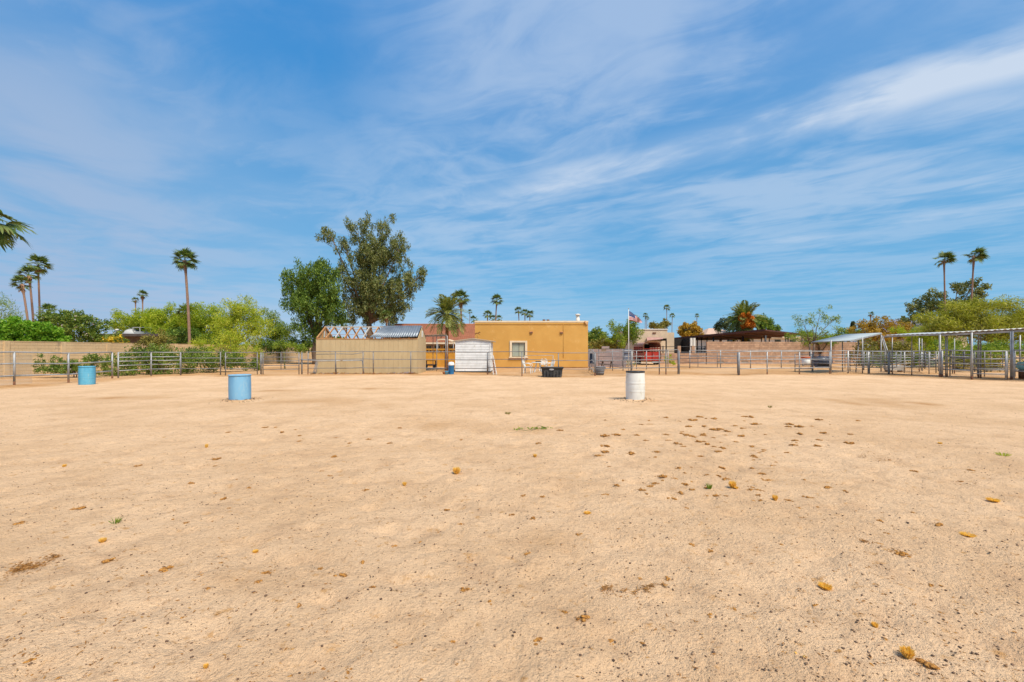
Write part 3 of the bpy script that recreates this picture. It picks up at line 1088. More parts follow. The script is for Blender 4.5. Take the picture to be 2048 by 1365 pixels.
# weathervane
wv = empty('weathervane', at(954.5, 679, TY + .5), 'bronze horse weathervane on the roof of the white tin shed', 'weathervane')
p = at(954.5, 679, TY + .5)
MB().tube([(p.x, p.y, p.z - .02), (p.x, p.y, p.z + .34)], .010, 6).build('rod', bronze, wv)
m = MB()
m.tube([(p.x - .15, p.y, p.z + .14), (p.x + .15, p.y, p.z + .14)], .009, 5)
m.tube([(p.x, p.y - .15, p.z + .18), (p.x, p.y + .15, p.z + .18)], .009, 5)
m.build('compass_arms', bronze, wv)
MB().tube([(p.x - .18, p.y, p.z + .29), (p.x + .22, p.y, p.z + .29)], .008, 5).build('arrow_bar', bronze, wv)
prof = [(-.16, .37), (-.13, .42), (-.06, .44), (.04, .43), (.10, .47), (.15, .51), (.18, .49), (.22, .44), (.20, .42), (.15, .44), (.12, .40), (.13, .34), (.18, .31),
        (.16, .295), (.10, .33), (.08, .37), (-.02, .37), (-.08, .36), (-.12, .31), (-.16, .295), (-.11, .35), (-.14, .37), (-.20, .33)]
m = MB()
m.face([(p.x + x, p.y - .01, p.z + z) for x, z in prof])
m.face([(p.x + x, p.y + .01, p.z + z) for x, z in reversed(prof)])
for j in range(len(prof)):
    a_, b_ = prof[j], prof[(j + 1) % len(prof)]
    m.quad((p.x + a_[0], p.y + .01, p.z + a_[1]), (p.x + b_[0], p.y + .01, p.z + b_[1]), (p.x + b_[0], p.y - .01, p.z + b_[1]), (p.x + a_[0], p.y - .01, p.z + a_[1]))
m.build('horse_figure', bronze, wv)

# leaning ladder and boards beside it
ld = empty('old_ladder', gp(988, 751), 'weathered grey ladder leaning against the right side of the white tin shed', 'ladder')
for a_, b_ in (((987, 751.5), (982.5, 712)), ((993.5, 751.5), (986.5, 712.5))):
    MB().beam(at(a_[0], a_[1], 26.9), at(b_[0], b_[1], 29.7), .05, .08).build('stile', paleboard, ld)
for k in range(7):
    t = (k + .5) / 7
    MB().tube([at(987, 751.5, 26.9).lerp(at(982.5, 712, 29.7), t), at(993.5, 751.5, 26.9).lerp(at(986.5, 712.5, 29.7), t)], .018, 6).build('rung', paleboard, ld)
pl = empty('leaning_plank', gp(984, 747), 'dark narrow plank leaning beside the grey ladder on the tin shed', 'plank')
MB().beam(at(989, 747, 29.0), at(984, 718, 29.8), .14, .03).build('board', rust, pl)

# ---------------------------------------------------------------- carport roof behind the shed
cp = empty('metal_canopy', at(875, 700, 33).xy.to_3d(), 'flat grey sheet metal canopy on slim posts between the tan shed and the date palm', 'canopy')
m = MB()
corrugated(m, at(845, 671, 31.5), at(894, 669.5, 31.5) + Vector((0, 0, .03)), at(893, 671, 35), at(845, 672, 35), 11, .018)
m.build('roof_sheet', tinroof, cp)
MB().beam(at(846, 672.6, 31.7), at(894, 672, 31.7), .05, .08).build('fascia_beam', galv, cp)
for px, dd in ((873.5, 31.8), (891.5, 31.8), (894.5, 31.6), (866, 34.8)):
    p = at(px, 672, dd)
    MB().tube([(p.x, p.y, 0), (p.x, p.y, p.z)], .024, 8).build('post', galv, cp)
# black frame trailer
ct = empty('utility_cart', at(862, 700, 37.5).xy.to_3d(), 'black steel utility cart parked beside the right end of the tan shed', 'cart')
p = at(862, 700, 37.5)
for sx in (-.42, .42):
    MB().beam((p.x + sx, p.y - .3, .25), (p.x + sx, p.y - .3, .62), .07, .07).build('upright', blackplas, ct)
    MB().beam((p.x + sx, p.y + .3, .25), (p.x + sx, p.y + .3, .62), .07, .07).build('upright', blackplas, ct)
MB().beam((p.x - .47, p.y - .3, .60), (p.x + .47, p.y - .3, .60), .05, .05).build('top_bar', blackplas, ct)
MB().box(p.x - .46, p.x + .46, p.y - .33, p.y + .33, .20, .30).build('deck', blackdusty, ct)
for sx in (-.35, .35):
    m = MB()
    m.tube([(p.x + sx, p.y - .42, .15), (p.x + sx, p.y - .34, .15)], .15, 14)
    m.build('wheel', blackplas, ct)

# ---------------------------------------------------------------- background houses
bh = empty('beige_house', at(1310, 700, 60).xy.to_3d(), 'flat roofed beige house behind the red trailer and the flag', 'house')
a, b = at(1268, 660, 60), at(1350, 660, 60)
m = MB()
m.box(a.x, b.x - 1.0, 60, 70, -.05, a.z)
m.box(b.x - .998, b.x, 60.3, 70, -.05, a.z - .35)
m.build('wall', beige, bh)
MB().box(a.x - .05, b.x - .95, 59.92, 70, a.z + .002, a.z + .12).build('parapet_cap', whiter, bh)
p = at(1308.5, 666.5, 60)
MB().box(p.x - .22, p.x + .22, 59.9, 59.998, p.z - .06, p.z + .08).build('wall_light', rust, bh)
m = MB()
m.hull8([at(1294, 681.5, 56), at(1326, 678.5, 56), at(1326, 678.5, 59.9), at(1294, 681.5, 59.9),
         at(1294, 676, 56.5) , at(1326, 677.2, 56.5), at(1326, 675.5, 59.9), at(1294, 674.5, 59.9)])
m.build('porch_roof', redroof, bh)
m = MB()
p0, p1 = at(1294, 700, 57), at(1331, 700, 57)
m.box(p0.x, p1.x, 57, 57.2, 0, at(0, 682, 57).z)
m.build('porch_wall', beige, bh)

stb = empty('stable_shelter', at(1450, 700, 56).xy.to_3d(), 'dark rusty flat steel roofed shelter on black posts behind the block wall', 'shelter')
P_, R_, B_, L_ = at(1531, 659.5, 50), at(1614, 668.5, 58), at(1475, 677.5, 76), at(1296, 681.5, 68)
dn = Vector((0, 0, -.14))
m = MB()
m.hull8([P_ + dn, R_ + dn, B_ + dn, L_ + dn, P_, R_, B_, L_])
m.build('roof', rustroof, stb)
for t in (.14, .3, .45, .6, .78):
    a_, b_ = P_.lerp(L_, t) + dn, R_.lerp(B_, t) + dn
    MB().beam(a_ + Vector((0, 0, -.08)), b_ + Vector((0, 0, -.08)), .12, .16).build('beam', rust, stb)
m = MB()
m.beam(P_ + Vector((0, -.03, -.05)), L_ + Vector((0, -.03, -.05)), .05, .22)
m.build('fascia', rustroof, stb)
for px, dd in ((1395, 60), (1403, 60), (1414, 59), (1427, 57), (1442, 62), (1456, 66), (1467, 70), (1475, 74), (1486, 54), (1497, 70), (1506, 66), (1523, 58), (1531, 50.6), (1538.5, 60), (1571.5, 55), (1576, 58), (1604, 57.6), (1388, 61)):
    # roof height above this spot from the two corner directions
    X_, Y_ = (px - HX) / F * dd, dd
    MB().tube([(X_, Y_, 0), (X_, Y_, 3.1)], .06 if px not in (1427, 1486, 1531) else .10, 6).build('post', blackplas, stb)
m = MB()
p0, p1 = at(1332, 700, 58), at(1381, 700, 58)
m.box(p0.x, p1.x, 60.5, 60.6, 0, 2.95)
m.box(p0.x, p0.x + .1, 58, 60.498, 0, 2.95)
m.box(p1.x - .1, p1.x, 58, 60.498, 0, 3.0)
m.build('stall_wall', darkv, stb)  # darkness of the open stall is put into the wall colour
m = MB()
for px in (1381, 1387):
    p = at(px, 700, 57.6)
    m.box(p.x, p.x + .26, 57.6, 57.8, 0, 3.0)
m.build('side_panel', whiter, stb)
m = MB()
for k in range(12):
    p = at(1392 + k * 2, 700, 59)
    m.box(p.x, p.x + .05, 59, 59.05, .1, 1.75)
for z_ in (1.75, 1.4):
    m.box(at(1391, 0, 59).x, at(1416, 0, 59).x, 59.052, 59.1, z_ - .05, z_)
m.build('stall_bars', blackplas, stb)

wh = empty('white_house', at(1530, 700, 85).xy.to_3d(), 'low white house with brown roof edge beyond the dark steel shelter', 'house')
a, b = at(1440, 677, 85), at(1626, 677, 85)
MB().box(a.x, b.x, 85, 95, 0, a.z).build('wall', whiter, wh)
MB().box(a.x - .4, b.x + .4, 84.4, 95.4, a.z + .002, a.z + .35).build('roof_edge', beige, wh)
for x0 in (1455, 1490, 1550, 1580):
    p = at(x0, 680, 84.9)
    MB().box(p.x, p.x + 1.1, 84.93, 84.998, p.z - .9, p.z).build('window', glass, wh)


def hip_house(name, label, px0, px1, pyt, pye, d, rmat, wmat, dep=9):
    a, b = at(px0, pye, d), at(px1, pye, d)
    zt = at(0, pyt, d + dep / 2).z
    rt = empty(name, ((a.x + b.x) / 2, d, 0), label, 'house')
    MB().box(a.x + .4, b.x - .4, d + .5, d + dep - .5, 0, a.z - .003).build('wall', wmat, rt)
    m = MB()
    y0, y1, ym = d, d + dep, d + dep / 2
    i_ = min((b.x - a.x) * .36, dep * .5)
    r0, r1 = (a.x + i_, ym, zt), (b.x - i_, ym, zt)
    c = [(a.x, y0, a.z), (b.x, y0, a.z), (b.x, y1, a.z), (a.x, y1, a.z)]
    m.face([c[0], c[1], r1, r0])
    m.face([c[1], c[2], r1])
    m.face([c[2], c[3], r0, r1])
    m.face([c[3], c[0], r0])
    m.face(list(reversed(c)))
    m.build('roof', rmat, rt)
    return rt


hip_house('pink_roof_house', 'house with faded pink hip roof left of the fruiting date palm', 1412, 1478, 657, 669, 95, pinkroof, beige)
hip_house('tan_roof_house', 'house with tan hip roof showing through the yellow green trees on the right', 1868, 1948, 649.5, 662, 58, mat('tan_roof', (.62, .44, .26), (.54, .38, .22), 2), beige)

fh = empty('flat_roof_house', at(250, 700, 58).xy.to_3d(), 'house with dark flat roof and rooftop coolers beyond the left wall', 'house')
a, b = at(205, 669, 56), at(345, 669, 56)
MB().box(a.x, b.x, 57, 66, 0, a.z - .25).build('wall', mat('brown_wall', (.18, .12, .08), (.13, .09, .06), 2), fh)
MB().box(a.x - .4, b.x + .4, 55.8, 66.4, a.z - .248, a.z + .05).build('roof', mat('dark_roof_edge', (.06, .05, .045), (.10, .08, .07), 2), fh)
p0, p1 = at(265, 0, 60), at(302, 0, 60)
z0 = a.z + .052
m = MB()
m.box(p0.x, p1.x, 60, 61.4, z0 + .95, z0 + 1.03)
m.box(p0.x, p1.x, 60, 61.4, z0, z0 + .45)
for x in (p0.x, p0.x + .9, p0.x + 1.7, p1.x - .1):
    m.box(x, x + .1, 60, 60.1, z0 + .451, z0 + .949)
    m.box(x, x + .1, 61.3, 61.4, z0 + .451, z0 + .949)
m.build('rooftop_cooler', mat('grey_cooler', (.42, .43, .42), (.34, .35, .34), 4, .6), fh)
m = MB()
cxx = at(257, 0, 60).x
m.lathe([(.95, 0), (.93, .25), (.8, .52), (.55, .72), (.25, .82), (.01, .85)], (cxx, 60.6, z0), 20)
m.build('vent_dome', mat('grey_dome', (.50, .50, .49), (.40, .41, .41), 6, .6, stretch=(1, 1, 8)), fh)
MB().lathe([(.12, 0), (.12, .5), (.2, .52), (.18, .66), (.02, .7)], (at(234, 0, 58).x, 58, z0), 10).build('roof_vent', whiter, fh)

# ---------------------------------------------------------------- foliage
GN = 2.6


def unit(n):
    v = NP.normal(size=(n, 3))
    return v / np.linalg.norm(v, axis=1, keepdims=True)


def leaf_quads(c, n_per, spread, ll, lw, droop=0.0, flat=.0, fine=None, up=0.0):
    """clusters c (m,3), n_per leaves each; returns vertices and quads"""
    m = len(c)
    n_per = int(n_per * GN)
    lw = lw * 1.45
    N = m * n_per
    cc = np.repeat(c, n_per, 0)
    sp_ = np.array(spread) if hasattr(spread, '__len__') else np.array([spread] * 3)
    rr = NP.random((N, 1)) ** .5
    pos = cc + unit(N) * rr * sp_
    d = unit(N)
    d[:, 2] = d[:, 2] * (1 - flat) - droop + up
    d /= np.linalg.norm(d, axis=1, keepdims=True)
    s = np.cross(d, unit(N))
    s /= np.linalg.norm(s, axis=1, keepdims=True) + 1e-9
    sz_ = NP.uniform(.65, 1.35, (N, 1))
    hl, hw = d * ll * .5 * sz_, s * lw * .5 * sz_
    V = np.stack([pos - hl, pos + hw, pos + hl, pos - hw], 1).reshape(-1, 3)
    Fq = np.arange(N * 4).reshape(N, 4)
    return V, Fq


def lobes_points(lobes, d, per_area, shell=.55, dy=1.0, jitter=.14):
    """lobes in photo pixels (cx, cy, rx, ry[, depth offset]) turned into clump centres in the place"""
    out, cen = [], []
    for lb_ in lobes:
        cx, cy, rx, ry = lb_[:4]
        do = lb_[4] if len(lb_) > 4 else 0.0
        c = at(cx, cy, d + do)
        k = (d + do) / F
        RX, RZ = rx * k, ry * k
        RY = (RX + RZ) * .5 * dy
        n = max(6, int(per_area * (RX * RZ + RX * RY + RY * RZ) / 3 * 4))
        u = unit(n)
        r = shell + (1 - shell) * NP.random((n, 1)) ** .6
        r = np.where(NP.random((n, 1)) < .3, NP.random((n, 1)) ** .5, r)
        # ragged outline
        wob_ = 1 + jitter * np.sin(u[:, :1] * 5 + cx) + jitter * np.cos(u[:, 2:] * 7 + cy) + NP.normal(size=(n, 1)) * .09
        pts = np.array(c) + u * r * wob_ * np.array([RX, RY, RZ])
        out.append(pts)
        cen.append((np.array(c), (RX, RY, RZ), pts))
    return np.concatenate(out), cen


def tree(name, label, cat, d, base_px, lobes, lm, bm, tr=.18, per_area=2.4, n_per=26, spread=.4, ll=.16, lw=.055, droop=.0,
         fork=.35, twigs=10, shell=.55, group=None, extra=None, dy=1.0, up=0.0, trunks=1, lean=0.0, minz=.15, jitter=.14, limb_r=.4):
    bx = (base_px - HX) / F * d
    root = empty(name, (bx, d, 0), label, cat, group)
    pts, cen = lobes_points(lobes, d, per_area, shell, dy, jitter)
    pts = pts[pts[:, 2] > minz]
    topz = max(c[0][2] for c in cen)
    tk = MB()
    for t in range(trunks):
        ox = (t - (trunks - 1) / 2) * tr * 2.2
        fk = Vector((bx + ox * 2 + lean, d + R.uniform(-.2, .2), topz * fork))
        b_ = Vector((bx + ox, d, -.1))
        mid = b_.lerp(fk, .5) + Vector((R.uniform(-1, 1), R.uniform(-1, 1), 0)) * tr * .7
        tk.tube([b_, b_.lerp(mid, .3), mid, fk], [tr * 1.35, tr * 1.05, tr * .9, tr * .8], 9)
        for c, rad, pp in cen[t::trunks]:
            c = Vector(c)
            m1 = fk.lerp(c, .45) + Vector((R.uniform(-.2, .2), R.uniform(-.2, .2), R.uniform(0, .35))) * rad[0] * .5
            r0 = tr * .5
            r1 = tr * limb_r * .22
            tk.tube([fk, m1, c], [r0, (r0 + r1) / 2, r1], 6)
            idx_ = NP.choice(len(pp), min(twigs, len(pp)), replace=False)
            for i in idx_:
                e_ = Vector(pp[i])
                if e_.z < minz:
                    continue
                s_ = m1.lerp(c, R.uniform(.2, 1.0))
                m2 = s_.lerp(e_, .5) + Vector((R.uniform(-1, 1), R.uniform(-1, 1), R.uniform(-.2, 1))) * .12 * rad[0]
                tk.tube([s_, m2, e_], [r1 * .8, r1 * .5, r1 * .2], 4, caps=False)
    tk.build('trunk', bm, root)
    V, Fq = leaf_quads(pts, n_per, spread, ll, lw, droop, up=up)
    if minz > 0:
        V[:, 2] = np.maximum(V[:, 2], .02)
    o = bpy.data.objects.new('crown', np_mesh('crown', V, Fq, lm, base=(bx, d, 0)))
    col.objects.link(o)
    o.parent = root
    if extra:
        em, frac, n2, es, el_ = extra
        sel = pts[NP.random(len(pts)) < frac]
        # blossoms sit on the outer side that faces out
        V, Fq = leaf_quads(sel + np.array([0, -.12, .05]), n2, es, el_, el_ * .9)
        o = bpy.data.objects.new('blossom', np_mesh('blossom', V, Fq, em, base=(bx, d, 0)))
        col.objects.link(o)
        o.parent = root
        tag(o, kind='stuff')
    return root


# the two big trees behind the shed
euc = [(660, 468, 24, 18), (690, 492, 20, 20), (716, 462, 26, 30), (765, 462, 30, 30), (742, 500, 38, 34), (798, 500, 30, 36), (715, 540, 28, 36),
       (760, 560, 44, 40), (805, 560, 30, 44), (846, 548, 13, 24), (832, 580, 18, 18), (740, 615, 40, 34), (790, 612, 36, 32), (700, 590, 20, 30), (762, 520, 40, 30), (682, 545, 18, 22), (740, 560, 44, 44), (760, 600, 46, 40), (735, 590, 40, 40), (720, 630, 34, 22), (775, 632, 36, 22), (750, 510, 34, 40)]
tree('eucalyptus_tree', 'tallest grey green eucalyptus with ragged open crown rising behind the tan shed', 'tree', 50, 738, euc, L_euc, palebark, tr=.36,
     per_area=2.3, n_per=30, spread=(.40, .40, .62), ll=.27, lw=.055, droop=.85, fork=.3, twigs=7, shell=.3, jitter=.22, limb_r=.32)
wil = [(600, 560, 32, 32), (640, 548, 34, 30), (665, 580, 26, 36), (605, 610, 36, 36), (650, 625, 36, 38), (590, 585, 26, 26), (625, 665, 32, 28), (672, 625, 20, 26), (640, 590, 40, 30)]
tree('drooping_ash_tree', 'dense dark green drooping tree at the left end of the tan shed', 'tree', 47, 632, wil, L_wil, bark, tr=.3,
     per_area=3.2, n_per=32, spread=(.42, .42, .75), ll=.27, lw=.06, droop=1.1, fork=.3, twigs=6, shell=.45, jitter=.13)
# palo verdes along the left wall
tree('palo_verde_tree', 'yellow green palo verde at far left above the bright hedge', 'tree', 33, -18,
     [(5, 620, 34, 24), (-25, 600, 40, 30), (20, 640, 34, 14)], L_pvd, greenbark, tr=.12, per_area=2.2, n_per=26, spread=.5, ll=.2, lw=.022, shell=.3)
PV = 'palo verde trees beyond the left wall'
tree('palo_verde_tree', 'broad feathery palo verde above the flat roofed house on the left', 'tree', 62, 290,
     [(255, 648, 34, 20), (295, 636, 38, 24), (340, 640, 34, 26), (330, 665, 50, 26), (372, 655, 24, 26)], L_pv, greenbark, tr=.2, per_area=2.0, n_per=60, spread=.75, ll=.36, lw=.05, up=.5, shell=.4, group=PV)
tree('palo_verde_tree', 'palo verde directly right of the tall lone palm trunk on the left', 'tree', 50, 405,
     [(400, 632, 34, 26), (430, 640, 34, 30), (395, 662, 36, 28), (440, 672, 36, 24)], L_pv, greenbark, tr=.2, per_area=2.4, n_per=56, spread=.6, ll=.30, lw=.04, up=.5, shell=.4, group=PV)
tree('palo_verde_tree', 'tallest yellow blossomed palo verde in the middle of the left tree line', 'tree', 42, 468,
     [(462, 616, 24, 20), (492, 626, 36, 26), (470, 650, 40, 30), (510, 656, 34, 30), (490, 680, 50, 18)], L_pvy, greenbark, tr=.2, per_area=2.4, n_per=48, jitter=.25, spread=(.75, .6, .5), ll=.26, lw=.034, up=.5, shell=.4, group=PV)
tree('palo_verde_tree', 'low wispy palo verde just left of the dense drooping tree', 'tree', 52, 560,
     [(535, 648, 30, 26), (560, 655, 26, 20), (575, 672, 28, 22), (545, 680, 34, 18)], L_pvd, greenbark, tr=.16, per_area=1.9, n_per=46, spread=.6, ll=.28, lw=.042, up=.4, shell=.35, group=PV)
tree('palo_verde_tree', 'darker mesquite filling the gap under the yellow palo verdes by the wall', 'tree', 48, 420,
     [(365, 672, 34, 24), (400, 682, 40, 18), (440, 688, 40, 14), (540, 692, 40, 10), (590, 690, 30, 12)], L_wil, bark, tr=.14, per_area=2.6, n_per=44, spread=.5, ll=.22, lw=.07, shell=.4)
# hedges and bushes over the left wall
tree('leafy_hedge', 'bright green dense leafy hedge topping the tan wall at far left', 'hedge', 29, 50,
     [(10, 660, 34, 24), (45, 664, 36, 26), (80, 668, 34, 24), (105, 678, 22, 16), (-20, 662, 36, 26), (60, 682, 60, 12)], L_hedge, bark, tr=.07, per_area=13, n_per=30, spread=.24, ll=.12, lw=.075, shell=.8, trunks=2, droop=.3)
tree('oleander_bush', 'dark green flowering bush between the bright hedge and the flat roofed house', 'shrub', 36, 165,
     [(120, 645, 34, 24), (150, 650, 36, 28), (185, 662, 34, 26), (165, 678, 50, 14), (215, 680, 18, 12), (95, 640, 26, 18)], L_dark, bark, tr=.08, per_area=6, n_per=30, spread=.34, ll=.15, lw=.06, shell=.6, trunks=2,
     extra=(fl_p, .22, 3, .25, .09))
tree('yellow_flower_bush', 'bush covered in yellow flowers on top of the wall by the flat roofed house', 'shrub', 34, 232,
     [(222, 683, 18, 8), (245, 683, 18, 8)], L_dark, bark, tr=.05, per_area=8, n_per=22, spread=.2, ll=.12, lw=.05, shell=.5, extra=(fl_y, .8, 9, .22, .10))
tree('olive_bush', 'brownish olive bush standing against the left wall behind the pipe fence', 'shrub', 31, 300,
     [(285, 690, 26, 18), (310, 680, 24, 22), (330, 692, 22, 18), (298, 705, 36, 20)], L_oliv, bark, tr=.07, per_area=7, n_per=26, spread=.28, ll=.12, lw=.04, shell=.5, trunks=2)
tree('lantana_shrub', 'low flowering shrub at the foot of the left wall behind the teal barrel', 'shrub', 24.5, 150,
     [(90, 728, 22, 15), (125, 730, 28, 15), (160, 730, 28, 16), (196, 724, 22, 22), (120, 738, 50, 8)], L_dark, bark, tr=.03, per_area=13, n_per=26, spread=.17, ll=.08, lw=.032, shell=.5, jitter=.22, trunks=3,
     extra=(fl_p, .12, 3, .12, .045), minz=.06)
lobs = [(235, 728, 34, 24, -3.5), (280, 728, 36, 22, -3), (330, 722, 40, 24, -2), (375, 722, 40, 22, -1), (425, 722, 36, 20, 0), (465, 724, 30, 16, 1), (505, 730, 28, 10, 2), (290, 712, 40, 14, -2), (390, 708, 50, 12, 1),
        (240, 745, 30, 8, -4), (320, 744, 40, 8, -2)]
tree('lantana_shrub', 'long sprawling pink flecked shrub bank behind the five rail panels on the left', 'shrub', 30, 330, lobs, L_dark, bark, tr=.03, per_area=11, n_per=28, spread=.30, ll=.10, lw=.038, jitter=.22,
     shell=.6, trunks=4, extra=(fl_p, .20, 3, .18, .055), minz=.06)
tree('young_mesquite', 'young yellow green tree leaning over the left wall above the shrub bank', 'tree', 34, 462,
     [(420, 700, 30, 12), (470, 690, 36, 16), (500, 702, 26, 10), (400, 690, 30, 14), (460, 674, 22, 14)], L_pvy, greenbark, tr=.07, per_area=3, n_per=36, spread=.35, ll=.16, lw=.03, shell=.3, up=.3)
tree('sapling', 'small thin trunked sapling in front of the wall left of the tan shed', 'tree', 36, 570,
     [(560, 692, 22, 8), (585, 696, 24, 9), (605, 700, 12, 8)], L_pvd, greenbark, tr=.05, per_area=3, n_per=30, spread=.3, ll=.14, lw=.035, shell=.3, up=.2, fork=.75)

# centre and right background
tree('round_tree', 'dark green round tree touching the right corner of the ochre building', 'tree', 60, 1185,
     [(1190, 672, 20, 16), (1178, 685, 24, 16), (1200, 684, 14, 14)], L_dark, bark, tr=.2, per_area=3.4, n_per=30, spread=.5, ll=.26, lw=.10, shell=.65)
tree('olive_bush', 'brown olive bush above the mauve grey block wall', 'shrub', 46, 1210,
     [(1195, 692, 22, 12), (1215, 688, 22, 14), (1235, 694, 20, 10)], L_oliv, bark, tr=.06, per_area=5, n_per=26, spread=.35, ll=.16, lw=.06, shell=.5, trunks=2)
tree('mesquite_tree', 'bright green airy tree just left of the flagpole', 'tree', 45, 1246,
     [(1235, 652, 20, 16), (1255, 664, 26, 24), (1240, 680, 26, 20), (1268, 672, 18, 20), (1225, 672, 16, 16), (1265, 648, 14, 12)], L_pvd, greenbark, tr=.14, per_area=2.4, n_per=40, spread=.42, ll=.22, lw=.04, shell=.35, up=.3)
tree('citrus_tree', 'small yellowish tree behind the roof of the beige house', 'tree', 100, 1316,
     [(1308, 654, 10, 6), (1322, 652, 12, 9), (1328, 648, 6, 6)], L_oliv, bark, tr=.2, per_area=2, n_per=26, spread=.7, ll=.4, lw=.16, shell=.6)
tree('citrus_tree', 'rounded yellow green tree behind the dark shelter right of the beige house', 'tree', 90, 1378,
     [(1370, 660, 14, 10), (1388, 660, 15, 11), (1378, 668, 24, 8)], L_oran, bark, tr=.2, per_area=2.4, n_per=30, spread=.6, ll=.36, lw=.15, shell=.6)
tree('pine_tree', 'dark pine left of the fruiting date palm', 'tree', 85, 1440,
     [(1444, 644, 9, 10), (1436, 655, 12, 10), (1452, 652, 12, 10)], L_cyp, bark, tr=.2, per_area=2.6, n_per=26, spread=.6, ll=.34, lw=.09, shell=.3)
tree('ficus_tree', 'broad green tree behind and right of the fruiting date palm', 'tree', 95, 1510,
     [(1500, 642, 26, 12), (1525, 650, 22, 14), (1470, 646, 16, 12), (1545, 660, 12, 8)], L_wil, bark, tr=.3, per_area=2, n_per=30, spread=.8, ll=.4, lw=.16, shell=.6)
tree('desert_willow', 'wispy half bare tree with dark trunk beside the pale steel roof', 'tree', 43, 1622,
     [(1605, 640, 22, 22), (1640, 628, 26, 22), (1665, 640, 24, 26), (1625, 655, 30, 26), (1655, 665, 34, 20), (1600, 670, 18, 14)], L_pvd, bark, tr=.10, per_area=1.15, n_per=18, spread=.36, ll=.2, lw=.035, shell=.2, twigs=26,
     fork=.42, up=.4, limb_r=.5, trunks=2)
tree('mesquite_tree', 'low green tree at the foot of the wispy tree above the block wall', 'tree', 49, 1640,
     [(1600, 672, 26, 9), (1640, 672, 30, 14), (1662, 678, 26, 12), (1625, 684, 30, 8)], L_pvd, bark, tr=.12, per_area=3, n_per=30, spread=.4, ll=.2, lw=.05, shell=.5)
tree('cypress_tree', 'small pointed dark cypress on the skyline right of the wispy tree', 'tree', 90, 1705.5,
     [(1705.5, 648, 2.4, 4), (1705.5, 655, 3.2, 6), (1705.5, 664, 3.6, 7)], L_cyp, bark, tr=.15, per_area=9, n_per=26, spread=.3, ll=.3, lw=.1, shell=.4)
tree('green_tree', 'mid green tree line left of the rusty coloured bushes', 'tree', 75, 1700,
     [(1690, 668, 20, 10), (1715, 670, 22, 12), (1675, 675, 18, 8)], L_pvd, bark, tr=.2, per_area=2.6, n_per=30, spread=.6, ll=.3, lw=.08, shell=.55)
tree('rusty_bush_tree', 'wide orange brown leaved tree behind the pale steel roof', 'tree', 55, 1760,
     [(1735, 660, 26, 18), (1765, 652, 26, 18), (1790, 658, 24, 18), (1755, 675, 46, 16), (1808, 672, 24, 16)], L_oran, bark, tr=.2, per_area=2.8, n_per=34, spread=.5, ll=.24, lw=.06, shell=.5)
tree('dark_oleander', 'dark bush mass behind the corral panels under the rusty tree', 'shrub', 44, 1770,
     [(1735, 700, 24, 20), (1765, 704, 30, 24), (1800, 700, 30, 22), (1740, 718, 30, 14), (1790, 720, 40, 14)], L_oliv, bark, tr=.08, per_area=3.2, n_per=28, spread=.4, ll=.18, lw=.07, shell=.6, trunks=3)
tree('gum_tree', 'dark grey green gum tree with open top below the two tall right palms', 'tree', 60, 1900,
     [(1835, 625, 20, 22), (1850, 605, 24, 20), (1880, 595, 22, 16), (1915, 580, 20, 14), (1945, 568, 20, 12), (1965, 585, 20, 16), (1935, 600, 30, 16), (1895, 615, 40, 20), (1840, 645, 26, 12)], L_euc, bark, tr=.3,
     per_area=1.7, n_per=30, spread=.5, ll=.28, lw=.09, shell=.3, jitter=.22)
tree('palo_verde_tree', 'huge yellow green palo verde sweeping over the right corral', 'tree', 38, 1990,
     [(1880, 640, 46, 26), (1930, 625, 50, 28), (1985, 630, 50, 32), (2035, 640, 46, 38), (1910, 662, 56, 22), (1970, 665, 56, 26), (2040, 680, 50, 26), (2080, 640, 46, 36), (1870, 665, 30, 16), (1955, 612, 18, 14), (2010, 606, 16, 16), (1915, 640, 60, 26), (2000, 650, 60, 26)], L_pvo, bark, tr=.2,
     per_area=2.0, n_per=52, spread=(.85, .7, .45), ll=.30, lw=.03, shell=.25, up=.1, jitter=.25, twigs=16, fork=.4, limb_r=.5)
tree('palo_verde_tree', 'lower lime green palo verde left of the tan hip roof', 'tree', 48, 1850,
     [(1822, 664, 24, 12), (1848, 676, 34, 14), (1880, 690, 40, 18), (1840, 695, 30, 16)], L_pv, bark, tr=.12, per_area=3, n_per=46, spread=.45, ll=.24, lw=.035, shell=.4)
tree('palo_verde_tree', 'shaded green tree mass behind the corrugated shelter at far right', 'tree', 34, 1912,
     [(1900, 700, 36, 18), (1950, 700, 40, 20), (2010, 700, 44, 24), (2060, 700, 40, 26), (1960, 720, 50, 10)], L_pvd, bark, tr=.12, per_area=2.4, n_per=46, spread=.45, ll=.22, lw=.035, shell=.4, twigs=16, trunks=2, fork=.45)
tree('distant_tree', 'grey tree on the skyline by the mountain', 'tree', 130, 1818,
     [(1808, 640, 7, 5), (1818, 642, 8, 6)], L_euc, bark, tr=.2, per_area=2, n_per=20, spread=.7, ll=.5, lw=.2, shell=.4)

tree('dark_oleander', 'low dark bush row on the ground behind the corrugated shelter at far right', 'shrub', 31, 1975,
     [(1915, 728, 26, 10), (1955, 730, 26, 10), (2000, 728, 30, 12), (2050, 728, 30, 13)], L_oliv, bark, tr=.05, per_area=5, n_per=26, spread=.3, ll=.14, lw=.05, shell=.6, trunks=3)
tree('dark_oleander', 'dark shaded bush low behind the bays of the right corral', 'shrub', 38, 1820,
     [(1745, 722, 26, 10), (1785, 722, 26, 12), (1825, 720, 30, 14), (1865, 722, 26, 12)], L_dark, bark, tr=.05, per_area=5, n_per=26, spread=.3, ll=.14, lw=.06, shell=.6, trunks=3)

